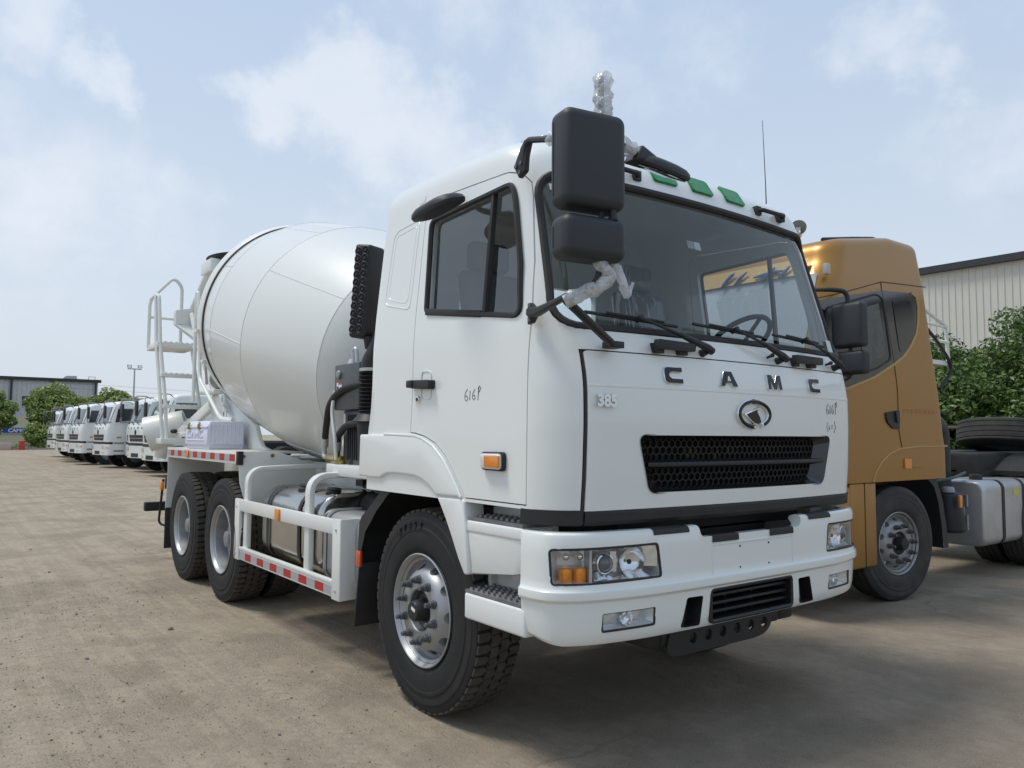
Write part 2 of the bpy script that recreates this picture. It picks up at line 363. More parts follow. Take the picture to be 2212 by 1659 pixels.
# ------------------------------------------------------------------ cab loft (used by all trucks)
SE = 2/2.7
def cab_loft(mb, xf, hy, rf, xr, rr, bow, z0, ztop, rt, crown=0.03, off=0.0, zadj=None, flip=False, nl=44, ns=40, ncf=12, nf=22, af=1.15, ar=0.6):
    def ring(z, inset):
        h = hy(z)-off-inset; X = xf(z)-off-inset*af; B = xr(z)+off+inset*ar; r1 = max(rf-off*.4-inset*.35, .05); r2 = max(rr-off*.4-inset*.2, .02)
        b = lambda y: bow*(y/1.2)**2
        half = [(B, -(h-r2)*i/10) for i in range(10)]
        half += [(B+r2-r2*math.cos(a), -(h-r2)-r2*math.sin(a)) for a in [PI/2*i/6 for i in range(6)]]
        xc = X-b(h-r1)-r1
        half += [(B+r2+(xc-B-r2)*i/ns, -h) for i in range(ns)]
        half += [(xc+r1*math.sin(a), -(h-r1)-r1*math.cos(a)) for a in [PI/2*i/ncf for i in range(ncf)]]
        half += [(X-b(y), y) for y in [-(h-r1)*(1-i/nf) for i in range(nf+1)]]
        full = half + [(x, -y) for x, y in reversed(half[1:-1])]
        return full
    rings = []
    for i in range(nl+1):
        z = z0+(ztop-rt-z0)*i/nl; rings.append([(x, y, z) for x, y in ring(z, 0)])
    for i in range(1, 13):
        a = PI/2*i/12; z = ztop-rt+rt*math.sin(a)**SE; rings.append([(x, y, z) for x, y in ring(z, rt*(1-max(math.cos(a), 0)**SE))])
    last = rings[-1]; cx = sum(p[0] for p in last)/len(last)
    for i in range(1, 8):
        t = i/8; rings.append([(cx+(p[0]-cx)*(1-t), p[1]*(1-t), ztop+crown*(1-(1-t)**2)) for p in last])
    if zadj: rings = [[(x, y, z-zadj(x, z)) for x, y, z in r] for r in rings]
    n = len(last); v = [p for r in rings for p in r]; f = []
    for j in range(len(rings)-1):
        for i in range(n): f.append((j*n+i, j*n+(i+1) % n, (j+1)*n+(i+1) % n, (j+1)*n+i))
    v.append((cx, 0, ztop+crown-(zadj(cx, ztop) if zadj else 0))); k = len(v)-1; j = len(rings)-1
    f += [(j*n+i, j*n+(i+1) % n, k) for i in range(n)]
    f.append(tuple(range(n))[::-1])
    if flip: f = [q[::-1] for q in f]
    return mb.add(v, f)

# ------------------------------------------------------------------ wheels
def tyre_mesh(Rt=0.5625, w=0.155, rim=0.30, ribs=False):
    mb = MB()
    prof = [(rim-.012, -w*.80), (rim+.006, -w*.86), (rim+.03, -w*.93), (rim+.034, -w*.95), (rim+.05, -w*.985), (rim+.10, -w*1.0), (rim+.135, -w*.99), (rim+.139, -w*1.005), (rim+.155, -w*1.0), (rim+.159, -w*.975), (rim+.18, -w*.96), (rim+.185, -w*.97), (rim+.205, -w*.955), (rim+.21, -w*.93), (Rt-.03, -w*.90), (Rt-.020, -w*.87)]
    if ribs:
        prof = prof[:-2]+[(Rt-.03, -w*.88), (Rt-.008, -w*.80)]
        for c in (-.6, -.2, .2, .6):
            e = (Rt-abs(c)**2*.012)
            prof += [(e, w*(c-.17)), (e, w*(c-.03)), (e-.012, w*(c-.02)), (e-.012, w*(c+.02)), (e, w*(c+.03))] if c > -.7 else []
        prof += [(Rt-.008, w*.80), (Rt-.03, w*.88)]
        half = [p for p in prof if p[1] < -w*.8][:15]
        prof += [(r, -t) for r, t in reversed(half[:14])]
    else:
        prof += [(Rt-.018, -w*.4), (Rt-.016, 0), (Rt-.018, w*.4)] + [(r, -t) for r, t in reversed(prof)]
    mb.lathe(prof, n=72)
    return mb
def tread_mesh(Rt=0.5625, w=0.155, n=56):
    mb = MB(); e = [-.89, -.40, 0.0, .40, .89]; amp = .075
    for row in range(4):
        for k in range(n):
            ph = (k + (0.5 if row % 2 else 0))/n*2*PI; dp = 2*PI/n; sh = row in (0, 3); gap = .30 if sh else .07
            th = [ph, ph+dp*(1-gap)*.5, ph+dp*(1-gap)]
            lo, hi = e[row], e[row+1]; poly = []
            for j, t in enumerate(th): poly.append((lo+.035+(0 if row == 0 else amp*(1 if j % 2 else -1)*.6), t+(0 if j != 0 else 0)))
            for j, t in reversed(list(enumerate(th))): poly.append((hi-.035+(0 if row == 3 else amp*(1 if j % 2 else -1)*.6), t+dp*.10))
            def P(c, t, r):
                rr = r-abs(c)**3*.012; return (rr*math.cos(t), c*w, rr*math.sin(t))
            top = [P(c, t, Rt) for c, t in poly]; bot = [P(c, t, Rt-.024-(.02 if abs(c) > .8 else 0)) for c, t in poly]; m = len(poly)
            mb.add(top+bot, [tuple(range(m))]+[(i, m+i, m+(i+1) % m, (i+1) % m) for i in range(m)])
    return mb
def front_rim():
    mb = MB(); prof = [(.302, -.135), (.310, -.142), (.312, -.150), (.306, -.154), (.298, -.148), (.290, -.125), (.272, -.112), (.266, -.085), (.258, -.078), (.240, -.095), (.222, -.125), (.205, -.145), (.188, -.156), (.12, -.158), (.114, -.152), (.114, -.10),
          (.135, -.10), (.18, -.11), (.25, -.05), (.27, .05), (.29, .10), (.302, .12)]
    mb.lathe(prof+[prof[0]], n=80)
    o = build('rim', mb, SILVER)
    c = MB()
    for k in range(10):
        a = 2*PI*(k+.5)/10; d = Vector((math.cos(a), 0, math.sin(a))); t = Vector((-math.sin(a), 0, math.cos(a)))
        poly = [d*(.232+.016*math.sin(q)) + t*(.030*math.cos(q)) + Vector((0, -.2, 0)) for q in [2*PI*i/14 for i in range(14)]]
        c.prism(poly, (0, .26, 0))
    boolean(o, cutter(c)); sharp(o, 40)
    return o
WH = {}
def make_wheels():
    root = empty('wheel'); WH['front'] = root
    t = build('tyre', tyre_mesh(), TYREM, root, angle=25); tr = build('tread', tread_mesh(), TREADM, root, angle=20); tr['kind'] = 'stuff'
    r = front_rim(); r.parent = root
    build('hub', MB().lathe([(.113, -.09), (.113, -.115), (.085, -.122), (.066, -.125), (.060, -.15), (.056, -.195), (.050, -.203), (0.0001, -.205)], n=32), BLACKP, root)
    build('hub_label', MB().box(-.012, .03, -.2065, -.2055, .008, .026), PAPER, root)
    nm = MB(); nm.cyl((0, -.152, 0), (0, -.166, 0), .026, .024, 16); nm.cyl((0, -.166, 0), (0, -.190, 0), .021, .0205, 6); nm.cyl((0, -.190, 0), (0, -.216, 0), .0145, .013, 10)
    n0 = build('wheel_nut', nm, NUT, root, bevel=.002, seg=1)
    for k in range(10):
        a = 2*PI*(k+.12)/10; o = n0 if k == 0 else n0.copy()
        if k: COL.objects.link(o)
        o.location = (.1675*math.cos(a), 0, .1675*math.sin(a))
    for i, ch in enumerate('KTB65'):
        a = R(143-i*8.2); d = Vector((math.cos(a), 0, math.sin(a)))
        text_mesh('sidewall_letter', ch, .052, TYREM, root, d*.435+Vector((-.018*math.sin(a), -.1555, .018*-math.cos(a))), (math.sin(a), 0, -math.cos(a)), d, .0035, 'LEFT', .002)
    root2 = empty('wheel'); WH['rear'] = root2
    for nm_ in ('tyre', 'tread'):
        for o in list(root.children):
            if o.name.split('.')[0] == nm_: c = o.copy(); COL.objects.link(c); c.parent = root2
    build('rim', MB().lathe([(.302, -.10), (.309, -.135), (.312, -.150), (.305, -.155), (.297, -.148), (.288, -.122), (.274, -.112)], n=72), SILVER, root2)
    build('rim_barrel', MB().lathe([(.2745, -.1125), (.268, -.08), (.262, -.02), (.258, .0)], n=60), GREYW, root2)
    build('rim_disc', MB().lathe([(.259, -.01), (.245, .012), (.20, .016), (.165, .012), (.12, .01)], n=60), GREYW, root2)
    build('hub', MB().lathe([(.125, .02), (.125, -.045), (.115, -.058), (.078, -.062), (.072, -.098), (.055, -.105), (.0001, -.105)], n=40), GREYW, root2)
    nn = build('wheel_nut', MB().cyl((0, .015, 0), (0, -.02, 0), .019, .018, 6), NUT, root2)
    for k in range(10):
        a = 2*PI*k/10; o = nn if k == 0 else nn.copy()
        if k: COL.objects.link(o)
        o.location = (.168*math.cos(a), 0, .168*math.sin(a))
make_wheels()
used = set()
def place_wheel(kind, parent, loc, rz=0, spin=0):
    src = WH[kind]
    o = src if kind not in used else copy_tree(src)
    used.add(kind); o.parent = parent; o.location = loc; o.rotation_euler = (0, spin, rz); o.rotation_mode = 'XYZ'
    return o

# ================================================================== the mixer truck
truck = empty('mixer_truck'); tag(truck, 'white concrete mixer truck in the foreground with rounded drum and bubble wrapped mirrors', 'truck')
XF = smooth_tab([(1.0, 1.295), (1.2, 1.305), (1.35, 1.318), (1.6, 1.328), (1.78, 1.325), (1.92, 1.298), (2.0, 1.272), (2.5, 1.138), (2.9, 1.030), (3.2, .95)])
HY = smooth_tab([(1.0, 1.245), (2.05, 1.245), (2.25, 1.232), (2.6, 1.198), (2.9, 1.168), (3.2, 1.14)])
XR = smooth_tab([(1.0, -.645), (1.54, -.635), (1.68, -.60), (1.85, -.585), (2.4, -.575), (3.2, -.56)])
RF, BOW = .28, .085
def zadj(x, z): 
    w = min(max((z-2.75)/.3, 0), 1); t = min(max((x-.05)/1.0, 0), 1); return w*t*t*(3-2*t)*.05
def front_x(y, z, out=0.0):
    y = abs(y)
    if z > 2.75: z = min((z-.4583)/.8333, z+.05)
    ins = 0.0
    if z > 2.91: t = min((z-2.91)/.20, 1)**(1/SE); ins = .20*(1-math.sqrt(1-t*t)**SE)
    h = HY(z)-ins; X = XF(z)-ins*1.15; r1 = max(RF-ins*.35, .05); yc = h-r1
    if y <= yc: x = X-BOW*(y/1.2)**2
    else: x = X-BOW*(yc/1.2)**2-r1+math.sqrt(max(r1*r1-(y-yc)**2, 0))
    return x+out
def front_pt(y, z, out=0.0):
    e = 1e-3; p = Vector((front_x(y, z), y, z)); a = Vector((front_x(y+e, z), y+e, z))-p; b = Vector((front_x(y, z+e), y, z+e))-p
    n = a.cross(b); n.normalize(); 
    if n.x < 0: n = -n
    return p+n*out
mb = MB()
cab_loft(mb, XF, HY, RF, XR, .055, BOW, 1.20, 3.11, .20, .035, 0, zadj)
cab_loft(mb, XF, HY, RF, XR, .055, BOW, 1.26, 3.06, .20, .035, .05, zadj, flip=True)
cab = build('cab_body', mb, WHITE, truck, fin=False)
# openings
WS = round_poly([(-1.170, 2.045), (1.170, 2.045), (1.108, 2.825), (-1.108, 2.825)], .12, 6)
def yz_prism(poly, x0, x1): return MB().prism([(x0, y, z) for y, z in poly], (x1-x0, 0, 0))
def xz_prism(poly, y0, y1): return MB().prism([(x, y0, z) for x, z in poly], (0, y1-y0, 0))
boolean(cab, cutter(yz_prism(WS, .70, 1.7)))
WIN = round_poly([(.075, 2.222), (.955, 2.098), (.925, 2.36), (.838, 2.70), (.80, 2.785), (.035, 2.760)], [.03, .06, .0, .08, .12, .05], 6)
RW1 = round_poly([(-.15, 2.15), (-.62, 2.15), (-.62, 2.62), (-.15, 2.62)], .07); RW2 = [(-y, z) for y, z in RW1]
boolean(cab, cutter(yz_prism(RW1, -1, -.3))); boolean(cab, cutter(yz_prism(RW2, -1, -.3)))
boolean(cab, cutter(xz_prism(WIN, -1.6, -.9))); boolean(cab, cutter(xz_prism(WIN, .9, 1.6)))
DOOR = [(1.006, 1.222), (1.012, 1.6), (1.018, 2.09), (.985, 2.36), (.915, 2.70), (.893, 2.775), (.84, 2.828), (.76, 2.85), (.03, 2.885), (-.015, 2.86), (-.03, 2.80), (-.03, 2.35), (-.04, 1.75), (-.055, 1.552), (0.0, 1.548), (.10, 1.532), (.215, 1.495), (.325, 1.425), (.405, 1.343), (.48, 1.262), (.508, 1.222)]
doors = []
for sgn in (-1, 1):
    a, b = (-1.6, -1.02) if sgn < 0 else (1.02, 1.6)
    d = cab.copy(); d.data = cab.data.copy(); COL.objects.link(d); d.name = 'door'
    boolean(d, cutter(xz_prism(DOOR, a, b)), 'INTERSECT')
    boolean(cab, cutter(xz_prism(offset_poly(DOOR, .006), a, b)))
    sharp(d); doors.append(d); d.parent = truck
LID = [(-1.078, 1.10), (1.078, 1.10), (1.078, 1.925), (-1.078, 1.925)]
lid = cab.copy(); lid.data = cab.data.copy(); COL.objects.link(lid); lid.name = 'front_panel'; lid.parent = truck
boolean(lid, cutter(yz_prism(round_poly(LID, [0, 0, .02, .02]), 1.0, 1.7)), 'INTERSECT')
boolean(cab, cutter(yz_prism([(-1.098, 1.05), (1.098, 1.05), (1.098, 1.931), (-1.098, 1.931)], 1.0, 1.7)))
GR = round_poly([(-.722, 1.272), (.722, 1.272), (.795, 1.542), (-.795, 1.542)], .045, 5)
boolean(lid, cutter(yz_prism(GR, .9, 1.7)))
sharp(lid); sharp(cab)
for s in (-1, 1): build('lid_gasket', MB().tube([front_pt(s*1.0885, 1.14+.785*k/16, -.010) for k in range(17)], .0105, 6), RUBBER, truck)
# added dark liner behind the panel seams, and interior
ib = MB(); ib.prism([(front_x(y, 1.6)-.06, y, 1.215) for y in [i*.1 for i in range(-11, 12)]]+[(.80, 1.1, 1.215), (.80, -1.1, 1.215)], (0, 0, .045))
build('dark_gap_liner', ib.box(.86, .90, -1.17, 1.17, 1.27, 1.95), BLACKP, truck)  # unseen black liner, added so no light shows through the panel gaps
d0 = MB(); d0.grid(lambda u, v: (lerp_tab([(0, .80), (.15, .78), (.4, .86), (.7, 1.05), (1, 1.19)], v)-.06*(abs(u-.5)*2)**3, -1.15+2.3*u, lerp_tab([(0, 1.6), (.15, 1.9), (.4, 2.02), (.7, 2.05), (1, 2.02)], v)), 16, 12)
build('dashboard', d0, DASH, truck)
build('cab_floor', MB().box(-.5, .86, -1.18, 1.18, 1.27, 1.30), DASH, truck)
def seat(x, y, nm, m):
    s = empty(nm, (x, y, 0), parent=truck)
    build('seat_cushion', MB().box(-.25, .28, -.25, .25, 1.55, 1.70), m, s, bevel=.06, seg=4)
    bk = MB().grid(lambda u, v: (-.25-.22*v+.03*math.cos(2*PI*u), -.24*(1-.12*v**3)*math.cos(PI*u), 1.66+.72*v), 14, 10)
    b2 = MB().prism([(-.16, -.25, 1.64), (-.16, .25, 1.64), (-.32, .24, 2.56), (-.32, -.24, 2.56)], (-.10, 0, 0))
    build('seat_back', b2, m, s, bevel=.05, seg=4)
    build('headrest', MB().box(-.45, -.34, -.15, .15, 2.57, 2.76), m, s, bevel=.045, seg=4)
seat(.30, .60, 'driver_seat', SHEET); seat(.20, -.62, 'passenger_seat', SEATM)
sw = MB(); c0 = Vector((.78, .62, 2.13)); axx = Vector((-.62, 0, .78)).normalized()
u_, w_ = Vector((0, 1, 0)), axx.cross(Vector((0, 1, 0)))
sw.tube([c0+u_*(.23*math.cos(a))+w_*(.23*math.sin(a)) for a in [2*PI*i/28 for i in range(28)]], .016, 8, closed=True)
for a in (0, PI, PI*1.5): sw.tube([c0-axx*.04, c0+u_*(.22*math.cos(a))+w_*(.22*math.sin(a))], .014, 6)
sw.cyl(c0-axx*.02, c0-axx*.40, .03, .04, 10)
build('steering_wheel', sw, BLACKP, truck)
# glass of windscreen following the bowed surface
def ws_fn(u, v):
    z = 2.02+(2.85-2.02)*v; hw = 1.190-.062*v; y = -hw+2*hw*u; return tuple(front_pt(y, z, -.022))
g = build('windscreen', MB().grid(ws_fn, 40, 14), GLASS, truck)
ring = densify(WS, .04)
build('windscreen_seal', MB().tube([front_pt(y, z, -.011) for y, z in offset_poly(ring, .004)], .0215, 8, closed=True), RUBBER, truck)
for s in (0, 1):
    pass
# stickers behind the windscreen
def sticker(nm, y, z, w, h, m, out=-.035):
    return build(nm, MB().add([front_pt(y-w/2, z-h/2, out), front_pt(y+w/2, z-h/2, out), front_pt(y+w/2, z+h/2, out), front_pt(y-w/2, z+h/2, out)], [(0, 1, 2, 3)]), m, g)
sticker('sticker', -1.03, 2.755, .085, .035, PAPER, -.010); sticker('sticker', -.12, 2.585, .05, .045, PAPER); sticker('sticker', -.175, 2.585, .05, .045, mat('grey_label', (.4, .42, .42), .6))
sticker('inspection_sticker', 1.01, 2.08, .075, .12, mat('pale_label', (.62, .64, .60), .5), -.012)
# side windows
for d, sgn in zip(doors, (-1, 1)):
    w1 = [(x, z) for x, z in offset_poly(WIN, .012)]
    gl = MB().add([(x, sgn*(HY(z)-.026), z) for x, z in w1], [tuple(range(len(w1)))])
    build('window_glass', gl, SGLASS, d)
    rr_ = densify(WIN, .05)
    build('window_seal', MB().tube([(x, sgn*(HY(z)-.004), z) for x, z in rr_], .0155, 6, closed=True), RUBBER, d)
    build('window_divider', MB().prism([(.637, sgn*(HY(2.13)+.004), 2.138), (.664, sgn*(HY(2.13)+.004), 2.133), (.652, sgn*(HY(2.8)+.004), 2.786), (.630, sgn*(HY(2.8)+.004), 2.785)], (0, -sgn*.03, 0)), RUBBER, d, bevel=.004)
    # lower sill channel of the sliding pane
    build('window_channel', MB().prism([(.085, sgn*(HY(2.2)+.012), 2.205), (.63, sgn*(HY(2.2)+.012), 2.128), (.63, sgn*(HY(2.2)+.012), 2.165), (.085, sgn*(HY(2.2)+.012), 2.242)], (0, -sgn*.03, 0)), RUBBER, d, bevel=.004)
    s = sgn; y0 = s*1.247
    h = MB(); h.prism([(x, y0-s*.004, z) for x, z in round_poly([(.005, 1.795), (.20, 1.785), (.205, 1.835), (.005, 1.842)], .012, 3)], (0, s*.045, 0))
    build('handle', h, BLACKP, d, bevel=.010, seg=3)
    build('handle_pivot', MB().box(-.033, .03, min(y0, y0+s*.05), max(y0, y0+s*.05), 1.80, 1.842), BLACKP, d, bevel=.008)
    rc = round_poly([(.06, 1.735), (.165, 1.73), (.165, 1.885), (.06, 1.89)], .03, 4)
    build('handle_recess', MB().tube([(x, y0, z) for x, z in densify(rc, .02)], .0028, 6, closed=True), WHITE, d)
    build('lock', MB().cyl((.03, y0-s*.003, 1.735), (.03, y0+s*.010, 1.735), .020, .018, 20), CHROME, d, bevel=.003)
    build('lock_core', MB().cyl((.03, y0+s*.008, 1.735), (.03, y0+s*.0125, 1.735), .010, .010, 14), BLACKP, d)
    lm = MB().prism([(x, y0, z) for x, z in round_poly([(.675, 1.368), (.86, 1.366), (.862, 1.458), (.672, 1.456)], .02, 4)], (0, s*.016, 0))
    lb = build('marker_lamp', lm, BLACKP, d, bevel=.004)
    build('marker_lens', MB().prism([(x, y0+s*.012, z) for x, z in round_poly([(.690, 1.376), (.848, 1.374), (.848, 1.450), (.686, 1.449)], .02, 4)], (0, s*.024, 0)), mat('clear_ribbed', (.70, .70, .68), .12, coat=.5), d, bevel=.010, seg=3)
    build('marker_lens', MB().prism([(x, y0+s*.03, z) for x, z in round_poly([(.730, 1.385), (.848, 1.383), (.848, 1.440), (.728, 1.440)], .008, 3)], (0, s*.010, 0)), AMBER, d, bevel=.004)
# handwriting on the right door and on the front panel
def scribble(nm, strokes, org, xd, yd, sc, r, par):
    org = Vector(org); xd = Vector(xd); yd = Vector(yd); m = MB()
    for st in strokes: m.tube([org+xd*(x*sc)+yd*(y*sc) for x, y in st], r, 5)
    return build(nm, m, INK, par)
HW = [[(.22, 1.0), (.08, .75), (0, .35), (.05, .05), (.18, .0), (.25, .2), (.2, .42), (.05, .38)], [(.42, .85), (.40, .05)],
      [(.80, .95), (.64, .6), (.60, .2), (.70, .05), (.82, .2), (.78, .45), (.64, .42)], [(1.10, 1.15), (1.02, .0)], [(1.02, .95), (1.15, 1.2), (1.24, 1.0), (1.12, .7), (1.02, .68)]]
scribble('marker_writing', HW, (.497, -1.2462, 1.712), (1.95, 0, 0), (0, 0, 1), .060, .0013, doors[0])
fw = [[(x*.8, y) for x, y in s] for s in HW]
scribble('marker_writing', fw, front_pt(.765, 1.672, .001), (-.16, 2.1, 0), (0, 0, 1), .062, .0013, lid)
scribble('marker_writing', [[(.12, 1.0), (0, .5), (.14, 0)], [(.3, .7), (.22, .3), (.36, .2), (.34, .45), (.24, .3)], [(.55, .6), (.66, .75), (.56, .35), (.72, .4)], [(.9, 1.1), (1.02, .5), (.86, -.1)]], front_pt(.765, 1.568, .001), (-.16, 1.8, 0), (0, 0, 1), .058, .0013, lid)
# lid crease, letters, numerals, emblem
build('panel_crease', MB().tube([front_pt(y, 1.766, -.004) for y in [i*.05-1.075 for i in range(44)]], .0075, 6), WHITE, lid)
def front_prism(nm, polys, m, out=.0, th=.012, par=lid, bevel=.003):
    b = MB()
    for p in polys: b.prism([front_pt(y, z, out-.004) for y, z in p], (th+.004, 0, 0))
    return build(nm, b, m, par, bevel=bevel)
DCH = mat('black_chrome', (.035, .037, .04), .10, .6)
w_, h_ = .122, .082
def Cp(y0, z0): 
    o = round_poly([(0, 0), (w_, 0), (w_, .026), (.045, .026), (.03, .041), (.045, .056), (w_, .056), (w_, h_), (0, h_)], [.03, 0, 0, .012, .012, .012, 0, 0, .03], 4)
    return [(y0+a, z0+b) for a, b in o]
def inner(p, d): return offset_poly(p, -d)
zL = 1.792
for nm, py in (('C', -.637), ('C', .565)):
    front_prism('letter', [Cp(py, zL)], CHROME); front_prism('letter_face', [inner(Cp(py, zL), .0025)], DCH, .0, .0135, bevel=0)
A1 = [(-.25, zL), (-.215, zL), (-.203, zL+.018), (-.160, zL+.018), (-.150, zL), (-.108, zL), (-.150, zL+h_), (-.208, zL+h_)]
front_prism('letter', [A1], CHROME); front_prism('letter_face', [inner(A1, .0025)], DCH, 0, .0135, bevel=0)
front_prism('letter', [[(-.192, zL+.030), (-.166, zL+.030), (-.176, zL+.056), (-.182, zL+.056)]], WHITE, 0, .0145, bevel=0)
Mo = [(.150, zL), (.178, zL), (.180, zL+.05), (.205, zL), (.228, zL), (.252, zL+.05), (.254, zL), (.282, zL), (.277, zL+h_), (.240, zL+h_), (.216, zL+.036), (.192, zL+h_), (.155, zL+h_)]
front_prism('letter', [Mo], CHROME); front_prism('letter_face', [inner(Mo, .002)], DCH, 0, .0135, bevel=0)
t3 = text_mesh('numerals', '385', .075, mat('brushed_chrome', (.62, .63, .64), .15, .9), lid, front_pt(-1.05, 1.672, .010)+Vector((.012, 0, 0)), (.105, 1, 0), (0, 0, 1), .005, 'LEFT', .0035)
# oval emblem: rim, arrow stroke
ey, ez = .012, 1.655
def oval(a, b, n=40, tilt=.0): return [(ey+a*math.cos(t), ez+b*math.sin(t)) for t in [2*PI*i/n for i in range(n)]]
em = MB(); em.tube([front_pt(*oval(.128, .066)[k % 40], .008) for k in range(-7, 31)], .0135, 8)
build('emblem', em, CHROME, lid)
em = MB(); em.tube([front_pt(*oval(.128, .066)[k % 40], .017) for k in range(-6, 30)], .0095, 6)
build('emblem_band', em, DCH, lid)
arrow = [(ey-.088, ez+.002), (ey+.055, ez+.042), (ey+.030, ez+.014), (ey+.050, ez-.012), (ey+.060, ez-.042), (ey+.03, ez-.060), (ey-.01, ez-.05)]
front_prism('emblem_arrow', [arrow], CHROME, 0, .014); front_prism('emblem_arrow_face', [inner(arrow, .008)], DCH, 0, .016, bevel=0)
# grille insert
fr = MB(); outer = GR; inn = [(y*.905, 1.407+(z-1.407)*.78) for y, z in GR]; n = len(outer)
v = [front_pt(y, z, .006) for y, z in offset_poly(outer, .004)]+[front_pt(y, z, -.055) for y, z in inn]+[front_pt(y, z, -.075) for y, z in inn]
fr.add(v, [(i, (i+1) % n, n+(i+1) % n, n+i) for i in range(n)]+[(n+i, n+(i+1) % n, 2*n+(i+1) % n, 2*n+i) for i in range(n)])
gr = build('grille_frame', fr, mat('gloss_black', (.012, .012, .013), .12, coat=.6), truck)
bar = MB().prism([front_pt(y, 1.392, -.07) for y in (-.70, .70)]+[front_pt(y, 1.392, .0) for y in (.735, .35, 0, -.35, -.735)], (0, 0, .022))
build('grille_bar', bar, BLACKP, gr, bevel=.005)
hexm = MB(); pit = .041
for j in range(8):
    for i in range(-17, 18):
        yy = i*pit+(pit/2 if j % 2 else 0); zz = 1.302+j*pit*.80
        if abs(yy) > .66+.05*(zz-1.27)/.27 or zz > 1.513: continue
        if abs(zz-1.402) < .008: continue
        hx = [(yy+pit*.5*math.cos(a)*1.10, zz+pit*.5*math.sin(a)*1.10) for a in [PI/6+PI/3*k for k in range(6)]]
        hi = [(yy+(p-yy)*.84, zz+(q-zz)*.84) for p, q in hx]
        v = [front_pt(a, b, -.055) for a, b in hx]+[front_pt(a, b, -.055) for a, b in hi]+[front_pt(a, b, -.072) for a, b in hi]
        hexm.add(v, [(k, (k+1) % 6, 6+(k+1) % 6, 6+k) for k in range(6)]+[(6+k, 6+(k+1) % 6, 12+(k+1) % 6, 12+k) for k in range(6)])
build('honeycomb_mesh', hexm, mat('mesh_black', (.010, .010, .011), .5), gr, angle=20)
eb = MB().box(1.02, 1.10, -.75, .75, 1.05, 1.60)
build('radiator', eb, DARK, truck)
bits = MB()
for y, z, w, h in ((-.25, 1.45, .10, .05), (-.05, 1.44, .05, .06), (.08, 1.46, .06, .05), (.45, 1.46, .14, .04), (-.6, 1.47, .05, .05)): bits.box(1.10, 1.14, y-w/2, y+w/2, z-h/2, z+h/2)
build('engine_fittings', bits, mat('engine_brass', (.22, .17, .08), .5, .4), truck, bevel=.006)
# black rubber strip under the panel
def strip_fn(a, b):
    def fn(u, v): 
        y = a+(b-a)*u; z = 1.132+.075*v; p = front_pt(y, max(z, 1.0), .004 if 0 < v < 1 else -.01); return tuple(p)
    return fn
for a, b in ((-1.0785, 1.0785),): build('valance_strip', MB().grid(strip_fn(a, b), 40, 4), RUBBER, truck)
for s in (-1, 1):
    pts = []
    m = MB()
    ys = [s*(1.090+(1.2449-1.090)*k/10) for k in range(11)]
    v = []
    for z in (1.132, 1.138, 1.168, 1.172, 1.203, 1.207):
        for y in ys:
            p = Vector((front_x(y, z), y, z)); q = Vector((p.x-.95, 0, 0)); nrm = Vector((p.x-1.05, y*1.0-s*1.03, 0)).normalized(); p += nrm*(.004 if 1.133 < z < 1.206 else -.012); v.append(p)
    m.add(v, [(j*11+i, j*11+i+1, (j+1)*11+i+1, (j+1)*11+i) for j in range(5) for i in range(10)])
    build('valance_strip', m, RUBBER, truck)
# recessed panel on the rear side wall, roof rivets
for s in (-1, 1):
    for off_, rad, sc in ((0, .007, 1.0), (-.034, .006, 1.0)):
        q = round_poly(offset_poly([(-.435, 2.33), (-.115, 2.262), (-.095, 2.77), (-.13, 2.80), (-.36, 2.785), (-.405, 2.75)], off_), .05, 5)
        build('panel_bead', MB().tube([(x, s*(HY(z)-.004), z) for x, z in densify(q, .04)], rad, 8, closed=True), WHITE, cab)
for x in (-.33, -.20, .38, .56): build('roof_bolt', MB().cyl((x, -.93, 3.09), (x, -.93, 3.125), .011, .011, 10), ALU2, cab)
build('roof_beacon', MB().lathe([(.075, 0), (.075, .01), (.07, .05), (.05, .085), (.0001, .10)], (.60, -.80, 3.08), (0, 0, 1), 24), mat('beacon_grey', (.33, .35, .37), .3), truck)
# green marker lamps, grab handles on the brow
for i, y in enumerate((-.30, 0, .30)):
    q = round_poly([(y-.088, 2.900), (y+.088, 2.900), (y+.088, 3.0), (y-.088, 3.0)], .015, 3)
    nq = len(q); m = MB().add([front_pt(yy, zz, -.02) for yy, zz in q]+[front_pt(yy, zz, .016) for yy, zz in q], [tuple(range(nq, 2*nq)), tuple(range(nq))[::-1]]+[(k, (k+1) % nq, nq+(k+1) % nq, nq+k) for k in range(nq)])
    build('roof_marker_lamp', m, GREEN, truck, bevel=.006)
for y in (-.64, .64):
    m = MB(); m.tube(bend([(front_x(y, 2.9)-.02, y-.12, 2.90), (front_x(y, 2.9)+.045, y-.12, 2.905), (front_x(y, 2.9)+.045, y+.12, 2.905), (front_x(y, 2.9)-.02, y+.12, 2.90)], .03), .014, 8)
    m.box(front_x(y, 2.9)-.02, front_x(y, 2.9)+.03, y-.145, y-.095, 2.875, 2.93); m.box(front_x(y, 2.9)-.02, front_x(y, 2.9)+.03, y+.095, y+.145, 2.875, 2.93)
    build('brow_grab_handle', m, BLACKP, truck, bevel=.004)
